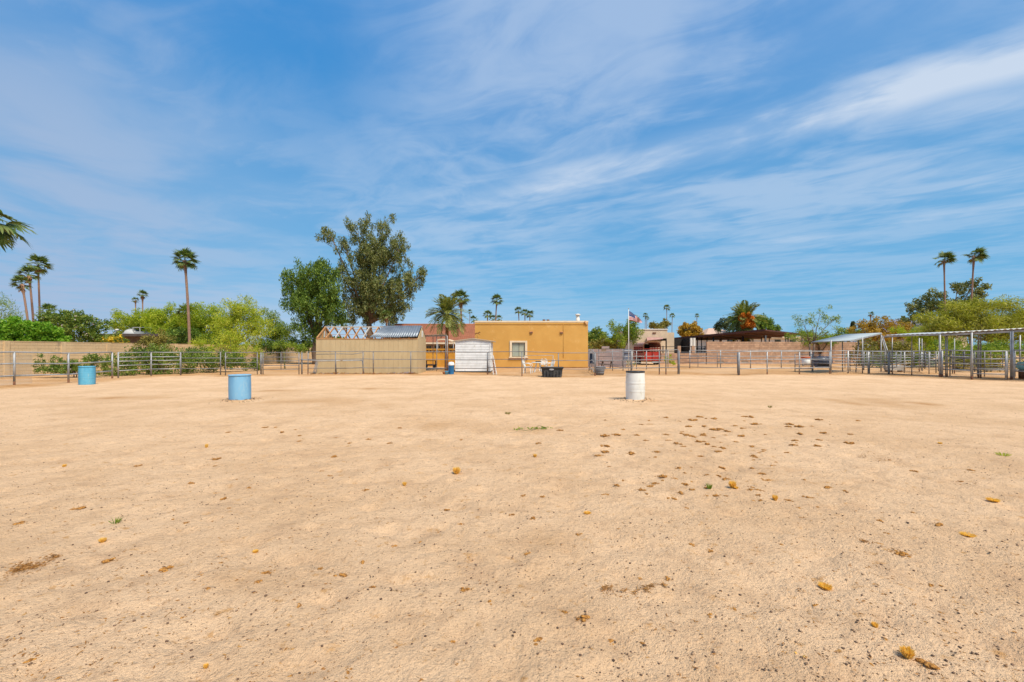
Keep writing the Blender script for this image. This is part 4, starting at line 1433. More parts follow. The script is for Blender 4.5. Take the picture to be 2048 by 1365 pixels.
# a strip of far-off woodland closing the horizon
V_, F_ = [], []
pts = []
for k in range(2600):
    px = R.uniform(-250, 2300)
    d = R.uniform(150, 230)
    x = (px - HX) / F * d
    h = (3.2 + 1.6 * math.sin(px * .021) + 1.1 * math.sin(px * .057 + 1)) * R.random() ** .5
    pts.append((x, d, h))
V, Fq = leaf_quads(np.array(pts), 8, (2.0, 2, 1.0), 1.5, .7)
V[:, 2] = np.maximum(V[:, 2], 0)
o = bpy.data.objects.new('far_woodland', np_mesh('far_woodland', V, Fq, L_dark))
col.objects.link(o)
tag(o, 'strip of far trees along the horizon behind everything', 'trees', kind='stuff')


# ---------------------------------------------------------------- palms
def frond_fan(name, seed, L=1.0):
    r = random.Random(seed)
    V, Fc = [], []

    def strip(ps, ws, side):
        b = len(V)
        for p, w_ in zip(ps, ws):
            V.append(tuple(p + side * w_))
            V.append(tuple(p - side * w_))
        for i in range(len(ps) - 1):
            Fc.append((b + 2 * i, b + 2 * i + 1, b + 2 * i + 3, b + 2 * i + 2))
    pet = [Vector((0, 0, 0)), Vector((.25, 0, .04)), Vector((.48, 0, .02))]
    strip(pet, [.012, .01, .008], Vector((0, 1, 0)))
    hub = pet[-1]
    nb = 15
    for i in range(nb):
        a = math.radians(-78 + 156 * i / (nb - 1))
        ln = .60 * (1 - .32 * abs(i / (nb - 1) - .5) * 2) * r.uniform(.9, 1.1)
        dx_, dy_ = math.cos(a), math.sin(a)
        ps = []
        for t in (0, .4, .75, 1.0):
            z = -.02 * t - .38 * t * t * ln * r.uniform(.6, 1.4) + .05 * abs(dy_) * t
            ps.append(hub + Vector((dx_ * ln * t, dy_ * ln * t, z)))
        strip(ps, [.010, .042, .028, .003], Vector((-dy_, dx_, 0)))
    me = bpy.data.meshes.new(name)
    me.from_pydata([(v[0] * L, v[1] * L, v[2] * L) for v in V], [], Fc)
    me.materials.append(L_fan)
    return me


def frond_date(name, seed, mat_=None, arch=.55, npair=26):
    r = random.Random(seed)
    V, Fc = [], []
    pts = []
    for i in range(13):
        t = i / 12
        pts.append(Vector((t * (1 - .22 * t * arch), 0, .22 * t - arch * t * t)))

    def P(t):
        f = t * 12
        i = min(int(f), 11)
        return pts[i].lerp(pts[i + 1], f - i)
    b = len(V)
    for i, p in enumerate(pts):
        wd = .014 * (1 - i / 13)
        V.append((p.x, wd, p.z))
        V.append((p.x, -wd, p.z))
    for i in range(12):
        Fc.append((b + 2 * i, b + 2 * i + 1, b + 2 * i + 3, b + 2 * i + 2))
    for k in range(npair):
        t = .14 + .85 * k / (npair - 1)
        p = P(t)
        tg = (P(min(1, t + .03)) - P(t - .03)).normalized()
        ln = .26 * math.sin(math.pi * min(1, .18 + t * .82)) ** .6 + .04
        for s_ in (-1, 1):
            dd = (tg * .75 + Vector((0, s_ * .85, 0)) + Vector((0, 0, .25 - .55 * r.random()))).normalized()
            e_ = p + dd * ln * r.uniform(.85, 1.1) + Vector((0, 0, -.05 * ln))
            m_ = p.lerp(e_, .5)
            w_ = tg * .026
            b = len(V)
            V += [tuple(p - w_ * .5), tuple(m_ - w_), tuple(e_), tuple(m_ + w_)]
            Fc.append((b, b + 1, b + 2, b + 3))
    me = bpy.data.meshes.new(name)
    me.from_pydata([tuple(v) for v in V], [], Fc)
    me.materials.append(mat_ or L_date)
    return me


fans = [frond_fan('frond', s) for s in (1, 2, 3)]
dates = [frond_date('frond', s, arch=a_) for s, a_ in ((4, .45), (5, .7), (6, .95))]
bigfans = dates


def palm(label, base_px, cpx, cpy, rpx, d, kind='fan', tr=.15, nf=26, skirt=1.0, wind=None, base_z=0.0, group=None, bulge=1.0, fruit_=False, name='fan_palm', elr=(-35, 80), trunk_mat=None, bd=0.0):
    c = at(cpx, cpy, d)
    bx = (base_px - HX) / F * d
    root = empty(name, (bx, d, 0), label, 'palm tree', group)
    b_ = Vector((bx, d, -.1))
    k = d / F
    Rr = rpx * k
    tr = tr * (.62 if kind == 'fan' else .8)
    top = c + Vector((0, 0, -.05 * Rr))
    m = MB()
    pts, rs = [], []
    ns = 14
    for i in range(ns + 1):
        t = i / ns
        p = b_.lerp(top, t)
        p.x = bx + (c.x - bx) * (t ** 1.7)
        pts.append(p)
        rr = tr * (1.15 - .35 * t)
        if t > .86:
            rr = tr * (.8 + (t - .86) * 3.2 * bulge)
        rr *= 1.03 if i % 2 else .97
        rs.append(rr)
    m.tube(pts, rs, 10)
    m.build('trunk', trunk_mat or pbark, root)
    dirx = (pts[-1] - pts[-2]).normalized()
    if skirt > 0:
        m = MB()
        for i in range(int(46 * skirt)):
            a = R.uniform(0, 2 * math.pi)
            zt_ = R.uniform(.0, .55) * Rr * skirt
            p = top + Vector((math.cos(a) * tr * .8, math.sin(a) * tr * .8, -zt_ * .8))
            e_ = p + Vector((math.cos(a) * R.uniform(.1, .28) * Rr, math.sin(a) * R.uniform(.1, .28) * Rr, -R.uniform(.15, .42) * Rr))
            w_ = Vector((-math.sin(a), math.cos(a), 0)) * .045 * Rr
            m.quad(p - w_ * .4, p + w_ * .4, e_ + w_, e_ - w_)
        tag(m.build('dead_frond_skirt', deadfr, root), kind='stuff')
    src = fans if kind == 'fan' else dates
    for i in range(nf):
        me = src[i % 3] if kind == 'fan' else None
        u = (i + .5) / nf
        el_ = math.radians(elr[0] + (elr[1] - elr[0]) * u ** .9 + R.uniform(-7, 7))
        az_ = i * 2.39996 + R.uniform(-.2, .2)
        if wind is not None:
            # fronds blown over to one side
            wx, st = wind
            v = Vector((math.cos(az_) * math.cos(el_), math.sin(az_) * math.cos(el_), math.sin(el_)))
            v = (v + Vector((wx * st, 0, .1))).normalized()
            az_ = math.atan2(v.y, v.x)
            el_ = math.asin(max(-1, min(1, v.z)))
        if kind != 'fan':
            me = src[0] if el_ > .9 else (src[1] if el_ > .25 else src[2])
        o = bpy.data.objects.new('frond', me)
        col.objects.link(o)
        o.parent = root
        o.location = (top.x - bx, top.y - d, top.z)
        s_ = Rr * R.uniform(.95, 1.15) * (.95 if kind == 'fan' else 1.1)
        o.scale = (s_, s_, s_)
        o.rotation_euler = Euler((R.uniform(-.4, .4), -el_, az_), 'XYZ')
    if fruit_:
        for i in range(15):
            a = i * 2.4
            rr_ = R.uniform(.18, .46) * Rr
            cc = top + Vector((math.cos(a) * rr_ * .9 - .12 * Rr, -.55 * Rr - abs(math.sin(a)) * rr_ * .5, R.uniform(-.50, .30) * Rr))
            V, Fq = leaf_quads(np.array([cc]), 260, (.13 * Rr, .13 * Rr, .17 * Rr), .07 * Rr, .035 * Rr, .7)
            o = bpy.data.objects.new('fruit_cluster', np_mesh('fruit_cluster', V, Fq, fruit, base=(bx, d, 0)))
            col.objects.link(o)
            o.parent = root
            MB().tube([top, top.lerp(cc, .5) + Vector((0, 0, .1)), cc], .02 * Rr, 4).build('fruit_stalk', fruit, root)
    return root


palm('cropped palm whose drooping dark fronds enter the left edge of the photo', -50, -14, 440, 66, 24, 'fan', .3, 15, skirt=0, elr=(-45, 22))
palm('tallest of the three leaning palms at far left', 81, 76, 530, 22, 52, 'fan', .16, 26, skirt=.8, wind=(1, .5))
palm('middle palm of the three leaning palms at far left', 70, 58, 549, 20, 50, 'fan', .17, 24, skirt=1.2, wind=(-1, .3), bulge=1.8)
palm('shortest palm of the three leaning palms at far left', 62, 44, 568, 19, 48, 'fan', .17, 24, skirt=1.2, wind=(-1, .5), bulge=1.8)
palm('low palm head beside the three leaning palms over the bushes', 96, 96, 622, 18, 40, 'fan', .15, 20, skirt=0)
palm('taller of the pair of small far palms above the flat roofed house', 286, 285, 590, 11, 95, 'fan', .22, 22, skirt=1.3, wind=(1, .4), bulge=2)
palm('shorter of the pair of small far palms above the flat roofed house', 272, 271, 601, 8, 95, 'fan', .18, 18, skirt=.8)
palm('tall lone palm with ringed curving trunk above the left tree line', 380, 369.5, 520, 25, 46, 'fan', .21, 28, skirt=.35, bulge=1.4)
palm('short green palm half hidden at the foot of the tall lone palm', 376, 372, 625, 20, 50, 'fan', .2, 20, skirt=.2)
palm('small palm head in the gap between the two big trees', 693, 693, 650, 14, 62, 'fan', .15, 20, skirt=0)
palm('brown trunked palm hidden in the hanging leaves right of the eucalyptus trunk', 774, 773, 632, 14, 46, 'fan', .2, 16, skirt=1.5)
palm('arching date palm standing just right of the tan shed', 893, 895, 628, 40, 34, 'date', .17, 44, skirt=0, name='date_palm', elr=(-28, 82), trunk_mat=pbark2, bulge=2)
palm('tall fan palm with shaggy dead fronds behind the date palm', 925, 921, 598, 20, 48, 'fan', .17, 26, skirt=1.6)
palm('thin distant palm just right of the shaggy fan palm', 937, 940, 624, 6, 100, 'fan', .1, 16, skirt=0)
palm('low distant palm at the left end of the ochre parapet', 948, 948, 640, 10, 80, 'fan', .15, 16, skirt=0)
palm('small low palm behind the tiled roof by the date palm trunk', 903, 903, 648, 9, 80, 'fan', .15, 16, skirt=0)
palm('tallest palm above the left part of the ochre building', 989, 993.5, 601, 14, 60, 'fan', .15, 26, skirt=.8)
palm('short palm left of the tallest one over the ochre parapet', 975, 975, 630, 11, 70, 'fan', .16, 20, skirt=.3)
palm('low palm head between the palms over the ochre parapet', 986, 986, 638, 9, 72, 'fan', .16, 16, skirt=0)
palm('low palm head right of the tallest palm over the ochre parapet', 998, 998, 638, 9, 74, 'fan', .16, 16, skirt=0)
palm('left palm of the three close together above the ochre building', 1040, 1037, 622, 10, 75, 'fan', .14, 22, skirt=.2)
palm('middle palm of the three close together above the ochre building', 1049.5, 1050, 626, 9, 75, 'fan', .14, 22, skirt=.2)
palm('right palm of the three close together above the ochre building', 1058, 1060, 629, 10, 75, 'fan', .14, 22, skirt=.2)
palm('upper of the two touching far palms right of the flag', 1289.5, 1291, 631, 6, 130, 'fan', .13, 18, skirt=.3)
palm('lower of the two touching far palms right of the flag', 1291.5, 1294, 637, 5.5, 130, 'fan', .13, 18, skirt=.3)
palm('tallest thin palm above the beige house', 1333.5, 1333.5, 616, 8, 120, 'fan', .14, 20, skirt=.3)
palm('thin palm to the right of the tallest one above the beige house', 1343.5, 1344.5, 632, 6.5, 130, 'fan', .14, 18, skirt=.3)
palm('lone thin palm above the rounded tree behind the dark shelter', 1392.5, 1394, 632, 5.5, 130, 'fan', .14, 18, skirt=.3)
palm('tiny palm on the skyline right of the fruiting date palm', 1540.5, 1541, 646, 4, 140, 'fan', .1, 14, skirt=0)
palm('fat date palm loaded with orange fruit behind the dark shelter', 1488, 1488, 640, 36, 66, 'date', .5, 54, skirt=0, name='date_palm', fruit_=True, elr=(-45, 88), trunk_mat=pbark2)
palm('small wind bent palm on the skyline above the rusty tree', 1741, 1741, 629, 7, 100, 'fan', .16, 16, skirt=.9, wind=(1, .7))
palm('left of the two tall wind bent palms at right', 1891, 1888, 520, 20, 52, 'fan', .14, 28, skirt=.25, wind=(1, .75))
palm('right of the two tall wind bent palms at right', 1940, 1948, 511, 21, 52, 'fan', .15, 28, skirt=.35, wind=(1, .9), bulge=1.6)
palm('short palm top on the right skyline by the rusty tree', 1752, 1752, 644, 9, 80, 'fan', .15, 16, skirt=0)


# ---------------------------------------------------------------- pipe fences, panels, gates
def pipe_fence(name, label, posts, heights, pm=galv, pr=.038, rr=.024, post_top=None, cat='fence', group=None, depth_of=None, footrust=True, sag=.006):
    """posts: (px, base py); heights: rail heights, or a list of heights per post"""
    P = []
    for px, py in posts:
        p = gp(px, py)
        P.append(Vector((p.x, p.y, zg(p.x, p.y))))
    root = empty(name, (P[0].x, P[0].y, P[0].z), label, cat, group)
    for i, p in enumerate(P):
        hs_ = heights[i] if hasattr(heights[0], '__len__') else heights
        m = MB()
        tp = (post_top if post_top else max(hs_))
        m.tube([p + Vector((0, 0, .13)), p + Vector((R.uniform(-.008, .008), 0, tp))], pr, 8, 0)
        m.tube([p + Vector((0, 0, -.2)), p + Vector((0, 0, .135))], pr * 1.02, 8, 1)
        m.build('post', [pm, rust if footrust else pm], root)
    nr = len(heights[0]) if hasattr(heights[0], '__len__') else len(heights)
    for k in range(nr):
        pts = []
        for i, p in enumerate(P):
            h = heights[i][k] if hasattr(heights[0], '__len__') else heights[k]
            pts.append(p + Vector((0, -pr * .6, h)))
            if i < len(P) - 1:
                q = P[i + 1]
                h2 = heights[i + 1][k] if hasattr(heights[0], '__len__') else heights[k]
                pts.append((p + q) / 2 + Vector((0, -pr * .6, (h + h2) / 2 - R.uniform(-sag, sag * 2))))
        m = MB()
        m.tube(pts, rr, 8)
        m.build('rail', pm, root)
    return root


RAILS3 = (1.31, .85, .37)
g1 = pipe_fence('pipe_fence', 'three rail galvanised pipe fence at far left in front of the tan wall', [(-95, 784), (28.5, 775), (137, 767.5), (224.5, 760)], RAILS3, rr=.028)
m = MB()
pa, pb = gp(-95, 784), gp(62, 772.5)
for k in range(64):
    p = pa.lerp(pb, k / 63) + Vector((0, .03, 0))
    m.tube([p + Vector((0, 0, .1)), p + Vector((0, 0, 1.3))], .0028, 3, caps=False)
for k in range(9):
    z_ = Vector((0, .03, .15 + k * .14))
    m.tube([pa + z_, pb + z_], .0028, 3, caps=False)
tag(m.build('wire_mesh', galv, g1), kind='stuff')


def panel(label, a, b, heights, pm=galv, pr=.028, rr=.02, mids=1, name='corral_fence', cat='fence panel', group='livestock panels', top=None, braces=False):
    A, B = gp(*a), gp(*b)
    A.z, B.z = zg(A.x, A.y), zg(B.x, B.y)
    root = empty(name, ((A + B) / 2), label, cat, group)
    for k in range(mids + 2):
        t = k / (mids + 1)
        p = A.lerp(B, t)
        end = k in (0, mids + 1)
        m = MB()
        m.tube([p + Vector((0, 0, 0 if end else min(heights))), p + Vector((0, 0, max(heights)))], pr if end else pr * .7, 8)
        m.build('end_post' if end else 'stay', pm, root)
    for h in heights:
        m = MB()
        m.tube([A + Vector((0, -.01, h)), (A + B) / 2 + Vector((0, -.01, h - R.uniform(0, .012))), B + Vector((0, -.01, h))], rr, 8)
        m.build('rail', pm, root)
    return root


H5 = (1.31, 1.06, .86, .64, .38)
H4 = (1.31, .98, .72, .38)
panel('five rail panel left of the middle of the shrub bank', (236.5, 759), (302, 754.3), H5, mids=0, rr=.022, pr=.034)
panel('five rail panel in front of the middle of the shrub bank', (302.5, 754.3), (361, 752.8), H5, mids=0, rr=.022, pr=.034)
panel('dull four rail panel at the right end of the shrub bank', (361.8, 752.8), (441, 752), H4, galv2, mids=0, rr=.018, pr=.03)
panel('dull four rail panel just left of the swing gate', (451, 752.5), (514.5, 750.8), H4, galv2, mids=0, rr=.018, pr=.026)
g = panel('pipe swing gate left of the tan shed with pairs of posts', (526, 750.6), (598, 750.6), (1.30, 1.02, .80, .52, .30), galv2, mids=1, name='swing_gate', cat='gate', rr=.018, group='swing gates')
for px in (522, 603.8):
    p = gp(px, 750.4)
    MB().tube([(p.x, p.y, -.1), (p.x, p.y, 1.34)], .042, 8).build('gate_post', galv2, g)
pipe_fence('pipe_fence', 'long three rail pipe fence in front of the tan shed and white tin shed',
           [(616, 751), (671, 751.2), (726, 751), (746.6, 751), (821.5, 750.6), (974.6, 751)],
           [(1.33, .88, .37)] * 6, galv2, rr=.019, pr=.030)
# bent rail panel hung on that fence
bp = empty('bent_panel', gp(655, 749), 'sagging pipe panel with bowed top rail tied to the fence before the tan shed', 'fence panel')
m = MB()
m.tube([at(601, 719.5, 27), at(640, 722.5, 27), at(726, 721, 27)], .032, 8)
m.build('rail', galv, bp)
m = MB()
m.tube([at(633, 709, 27.1), at(680, 708.2, 27.1), at(706, 708.8, 27.1), at(726, 705.5, 27.1)], .019, 8)
m.build('rail', galv2, bp)
m = MB()
m.tube([at(672, 737.2, 27.1), at(700, 736.8, 27.1), at(726, 736, 27.1)], .018, 8)
m.build('rail', galv2, bp)
MB().tube([gp(672.5, 750) + Vector((.01, 0, 0)), at(670.5, 708, 27.2)], .028, 8).build('end_post', galv2, bp)
MB().tube([at(724.5, 721, 27.0), at(728, 751, 26.9)], .028, 8).build('end_post', galv2, bp)

pipe_fence('pipe_fence', 'brownish three rail pipe fence in front of the ochre building and plastic chairs', [(976, 751), (1044, 754.8), (1117, 754.5), (1189.3, 754)],
           [(1.33, .90, .42), (1.35, .93, .47), (1.28, .86, .40), (1.27, .85, .38)], galv2, rr=.018, pr=.028)
pipe_fence('pipe_fence', 'three rail pipe fence behind the white barrel with three close posts', [(1190.8, 754), (1262, 751.4), (1318.6, 750.8), (1331.9, 750.8), (1356, 750.8)],
           [(1.27, .83, .38), (1.40, .85, .40), (1.44, .88, .41), (1.44, .88, .41), (1.44, .88, .41)], galv2, rr=.022, pr=.034, post_top=None)
g = panel('wide five rail galvanised gate right of the white barrel', (1359, 744), (1475, 747), (1.31, 1.10, .92, .66, .34), galv2, mids=2, name='swing_gate', cat='gate', rr=.018, group='swing gates')
for px, py in ((1357.5, 750.9), (1477, 751.5)):
    p = gp(px, py)
    MB().tube([(p.x, p.y, -.1), (p.x, p.y, 1.46 if px < 1400 else 1.38)], .06, 10).build('gate_post', galv2, g)
pipe_fence('pipe_fence', 'three rail pipe fence between the wide gate and the right corral', [(1478.8, 751.4), (1534.4, 750.8), (1598.8, 750.2), (1659.5, 749.4)],
           [(1.36, .89, .36)] * 4, galv, rr=.024, pr=.036)
pipe_fence('pipe_fence', 'second pipe fence farther back in front of the pinkish block wall', [(1379.6, 737), (1441, 737), (1501, 737), (1562.6, 737), (1622, 737.5)],
           [(1.45, .97, .42)] * 5, galv, rr=.022, pr=.04)
panel('narrow panel set between the close posts by the dark tank', (1590, 743.5), (1624, 743.5), (1.2, .86, .5, .2), galv2, mids=0)
H6 = (1.38, 1.14, .98, .80, .62, .40)
names = ['first six rail panel of the right corral beside the dark tank', 'second six rail panel of the right corral', 'third six rail panel of the right corral under the pale steel roof',
         'fourth six rail panel of the right corral at the corner', 'fifth panel turning back behind the shelter', 'sixth panel in the shade behind the shelter', 'seventh panel behind the left shelter post']
seq = [(1661.5, 749.2), (1696, 749.6), (1736.3, 748.6), (1776.6, 749.3), (1808.8, 746.5), (1843, 742), (1877, 742.5)]
panel('six rail panel left of the first corral panel by the pale roof', (1626, 744.5), (1661, 749), H6, mids=0, group='six rail corral panels')
for i in range(len(seq) - 1):
    panel(names[i], (seq[i][0] + .6, seq[i][1]), (seq[i + 1][0] - .2, seq[i + 1][1]), H6, mids=1 if i > 2 else 0, rr=.020, group='six rail corral panels')
rear = [(1690, 737), (1727.5, 741), (1762, 739.5), (1802, 740), (1850, 738), (1905, 740), (1950, 744)]
rl = ['rear corral panel behind the first bay', 'rear corral panel below the pale roof', 'rear corral panel with dark bush behind it', 'rear corral panel near the salt coloured trough',
      'rear corral panel behind the tall shelter post', 'rear corral panel at the right trees']
for i in range(len(rear) - 1):
    panel(rl[i], rear[i], (rear[i + 1][0] - .5, rear[i + 1][1]), (1.42, 1.18, .94, .70, .46), galv2, mids=1, rr=.018, group='rear corral panels')
panel('cross panel dividing the corral below the pale roof', (1728, 741), (1739, 748.5), H6, mids=1, group='dividing panels')
panel('cross panel dividing the corral behind the corner post', (1802, 740), (1779, 749), H6, mids=1, group='dividing panels')
H4b = (1.42, 1.10, .74, .42)
panel('four rail panel between the first and second shelter posts', (1883, 756.3), (1942.5, 759.8), H4b, mids=0, rr=.026, pr=.032, group='near shelter panels')
panel('five rail panel between the second and third shelter posts', (1944.5, 760), (2012, 762.3), (1.40, 1.02, .80, .52, .28), mids=0, rr=.026, pr=.04, group='near shelter panels')
panel('panel cut by the right edge of the photo', (2028, 762.5), (2110, 766), (1.42, 1.05, .74, .42), mids=0, rr=.026, pr=.034, group='near shelter panels')
panel('side panel running back from the second shelter post', (1957, 756), (1900, 752), (1.45, 1.05, .72, .4), galv2, mids=1, group='side panels in the shelter')
panel('side panel running back at the right trees', (1969, 753.5), (2060, 752), (1.42, 1.0, .6, .35), galv2, mids=1, group='side panels in the shelter')

panel('inner panel crossing the middle of the shelter bays', (1905, 748), (1955, 752), (1.44, 1.2, .96, .72, .48), galv2, mids=1, rr=.018, group='side panels in the shelter')
panel('inner panel behind the widest shelter bay', (1958, 752), (2030, 754), (1.44, 1.2, .96, .72, .48), galv2, mids=2, rr=.018, group='side panels in the shelter')
panel('inner cross panel beside the pale trough', (1845, 742.5), (1858, 749), H6, mids=1, group='dividing panels')
panel('second row panel between the dark tank and the pale trough', (1700, 743), (1770, 744.5), (1.40, 1.2, 1.0, .8, .6, .4), galv2, mids=2, rr=.018, group='rear corral panels')
panel('second row panel right of the pale trough', (1808, 743.5), (1872, 746.5), (1.40, 1.2, 1.0, .8, .6, .4), galv2, mids=2, rr=.018, group='rear corral panels')

# crowding pen seen edge-on by the grey tub
pn = empty('narrow_pen', gp(1183, 747), 'narrow pen of pale rails seen end on beside the grey tub', 'pen')
for px, py in ((1178, 743), (1182.5, 745.5), (1186, 748), (1180, 741), (1197.5, 738.5), (1225, 742), (1246, 742.5)):
    p = gp(px, py)
    MB().tube([(p.x, p.y, -.05), (p.x, p.y, 1.55)], .03, 6).build('post', galv2, pn)
for h in (1.55, .98, .42):
    a_, b_ = gp(1178, 741), gp(1190, 753.5)
    MB().tube([a_ + Vector((0, 0, h)), b_ + Vector((0, 0, h - .22))], .022, 6).build('rail', galv, pn)
    a_, b_ = gp(1197.5, 738.5), gp(1246, 742.5)
    MB().tube([a_ + Vector((0, 0, h)), b_ + Vector((0, 0, h))], .02, 6).build('rail', galv2, pn)
tarp = empty('dark_tarp', gp(1184, 743), 'dark blue tarp draped over the rails of the narrow pen', 'tarp')
m = MB()
for i in range(6):
    for j in range(6):
        def T_(u, v):
            p = at(1179.5 + 12 * u, 708 + 20 * v, 29.5)
            return (p.x, p.y + .08 * math.sin(u * 9 + v * 3), p.z + .03 * math.sin(u * 7))
        m.quad(T_(i / 6, j / 6), T_((i + 1) / 6, j / 6), T_((i + 1) / 6, (j + 1) / 6), T_(i / 6, (j + 1) / 6), sm=True)
m.build('sheet', mat('navy_tarp', (.02, .03, .05), (.035, .05, .08), 5, .5), tarp)
fr = empty('back_pen', gp(1290, 738), 'pale pipe pen standing between the flagpole and the red trailer', 'pen')
for px, py in ((1264, 741), (1273, 739), (1293, 739.5), (1319, 737), (1336, 737)):
    p = gp(px, py)
    MB().tube([(p.x, p.y, -.05), (p.x, p.y, 1.46)], .035, 6).build('post', galv, fr)
for h in (1.44, 1.0, .5):
    MB().tube([gp(1248, 741) + Vector((0, 0, h)), gp(1273, 739) + Vector((0, 0, h)), gp(1293, 739.5) + Vector((0, 0, h)), gp(1336, 737) + Vector((0, 0, h))], .024, 6).build('rail', galv, fr)

# ---------------------------------------------------------------- right shelters
pr_ = empty('sloping_shelter', gp(1700, 743), 'pale steel roof sloping steeply down to the left on leaning posts', 'shelter')
A_, D_, B2, C2 = Vector((19.75, 30, 2.02)), Vector((20.95, 28.2, 2.07)), Vector((24.1, 33, 2.62)), Vector((25.35, 31.2, 2.66))
for k in range(5):
    t0, t1 = k / 5, (k + 1) / 5
    m = MB()
    corrugated(m, A_.lerp(B2, t0), A_.lerp(B2, t1 + .01), D_.lerp(C2, t1 + .01), D_.lerp(C2, t0), 5, .012)
    o = m.build('roof_sheet', bluezinc, pr_)
for a_, b_ in ((D_, C2), (A_, B2)):
    MB().beam(a_ + Vector((0, 0, -.05)), b_ + Vector((0, 0, -.05)), .05, .07).build('edge_beam', galv, pr_)
for t in (.02, .35, .68, .98):
    MB().beam(A_.lerp(B2, t) + Vector((0, 0, -.045)), D_.lerp(C2, t) + Vector((0, 0, -.045)), .05, .05).build('purlin', galv, pr_)
for (px, dd, py), top in (((1662, 28.2, 0), 2.1), ((1685, 31, 0), 2.25), ((1718, 30.2, 0), 2.3), ((1725, 29.2, 0), 2.3), ((1762, 31.4, 0), 2.55), ((1771, 31.2, 0), 2.6)):
    X_ = (px - HX) / F * dd
    lean = .35 if px == 1771 else (-.18 if px == 1718 else 0)
    MB().tube([(X_ + lean * 1.2, dd, -.05), (X_ - (lean if px == 1771 else 0), dd, top)], .035, 8).build('post', galv, pr_)
MB().tube([at(1765, 672, 31), at(1775, 702, 29)], .03, 6).build('brace', galv, pr_)

cs = empty('corral_shelter', gp(1943, 760), 'long corral shelter with wavy corrugated roof cut by the right edge of the photo', 'shelter')
e0 = Vector((21.7, 26.5, 2.30))
e1 = Vector((22.9, 24.3, 2.33))
e2 = Vector((24.25, 21.5, 2.44))
dirn = (e2 - e1).normalized()
e3 = e2 + dirn * 3.0
bk = Vector((3.1, 1.55, .18))
up_ = Vector((0, 0, .04))
m = MB()
corrugated(m, e0 + up_, e1 + up_, e1 + bk + up_, e0 + bk + up_, 12, .015)
m.build('roof_sheet', tinroof, cs)
seg = [e1, e1.lerp(e2, .36), e1.lerp(e2, .7), e2, e3]
for i in range(4):
    m = MB()
    corrugated(m, seg[i] + up_ * (1.5 + .1 * i), seg[i + 1] + dirn * .08 + up_ * (1.5 + .1 * i), seg[i + 1] + bk + up_, seg[i] + bk + up_, 5 if i < 3 else 14, .024)
    m.build('roof_sheet', mat('white_corrugated', (.66, .65, .58), (.72, .71, .65), 2, .6), cs)
MB().beam(e0 + Vector((0, 0, -.02)), e1 + Vector((0, 0, -.02)), .05, .06).build('beam', galv, cs)
MB().beam(e1 + Vector((.1, .05, -.05)), e3 + Vector((.1, .05, -.03)), .05, .09).build('beam', galv, cs)
MB().beam(e0 + bk + Vector((0, 0, -.06)), e3 + bk + Vector((0, 0, -.06)), .05, .12).build('beam', galv2, cs)
for t in (0, .33, .66, 1.0):
    q0 = e0.lerp(e3, t)
    MB().beam(q0 + Vector((0, 0, -.07)), q0 + bk + Vector((0, 0, -.07)), .05, .08).build('cross_beam', galv2, cs)
for px, py, zt_, r_ in ((1879.8, 756.6, 2.3, .055), (1884.5, 756.8, 1.45, .045), (1891.5, 756, 2.26, .032), (1894.5, 756.2, 2.26, .028), (1943.5, 760.2, 2.36, .045), (2013.7, 762.2, 1.42, .05), (2022, 762.2, 2.38, .045), (2026, 762.4, 2.38, .042),
                        (1957, 756, 2.3, .045), (1961.5, 756, 2.3, .035), (1784.6, 749, 2.25, .03), (1823.5, 752, 2.25, .028), (1838.5, 744, 2.3, .036), (1844, 742, 2.3, .03), (1909, 748, 2.2, .03), (2040, 755, 2.3, .04)):
    p = gp(px, py)
    m = MB()
    r_ *= .82
    m.tube([(p.x, p.y, .2), (p.x, p.y, zt_)], r_, 8, 0)
    m.tube([(p.x, p.y, -.1), (p.x, p.y, .205)], r_ * 1.15, 8, 1)
    m.build('post', [galv, rust], cs)

# things in and by the corral
def lathe_thing(name, label, cat, loc, prof, m_, n=28, group=None, sx=1, sy=1, part='body'):
    rt = empty(name, loc, label, cat, group)
    MB().lathe(prof, loc, n, sx=sx, sy=sy).build(part, m_, rt)
    return rt


tk_ = empty('water_tank', gp(1645, 735), 'dark navy covered water tank standing behind the first corral panels', 'tank')
p = gp(1645, 735)
m = MB()
m.tube([(p.x - .62, p.y, .52), (p.x + .58, p.y, .52)], .42, 20)
m.build('body', mat('navy_tank', (.02, .035, .06), (.03, .05, .09), 3, .35), tk_)
for sx in (-.3, 0, .3):
    m = MB()
    m.tube([(p.x + sx, p.y, .52), (p.x + sx + .05, p.y, .52)], .432, 20)
    m.build('band', blackplas, tk_)
MB().box(p.x - .5, p.x + .5, p.y - .25, p.y + .25, .0, .14).build('cradle', blackplas, tk_)
tt = empty('feed_tub', gp(1612.5, 733), 'pale tub with orange red rim against the block wall by the tree trunk', 'tub')
p = gp(1612.5, 733)
MB().lathe([(.30, 0), (.36, .3), (.38, .72)], p, 20).build('body', whiteplas, tt)
MB().lathe([(.385, .72), (.41, .74), (.41, .86), (.37, .87), (.33, .80)], p, 20).build('rim', mat('orange_rim', (.55, .14, .05), (.45, .1, .04), 4, .6), tt)
tr_ = empty('feed_trough', gp(1788, 744), 'pale trough lying in the shaded bay of the right corral', 'trough')
p = gp(1788, 744)
m = MB()
m.hull8([(p.x - .5, p.y - .2, .1), (p.x + .5, p.y - .2, .1), (p.x + .5, p.y + .2, .1), (p.x - .5, p.y + .2, .1),
         (p.x - .6, p.y - .28, .42), (p.x + .6, p.y - .28, .42), (p.x + .6, p.y + .28, .42), (p.x - .6, p.y + .28, .42)])
m.build('basin', whiteplas, tr_)
for sx in (-.4, .4):
    MB().box(p.x + sx - .03, p.x + sx + .03, p.y - .18, p.y + .18, -.02, .098).build('foot', rust, tr_)
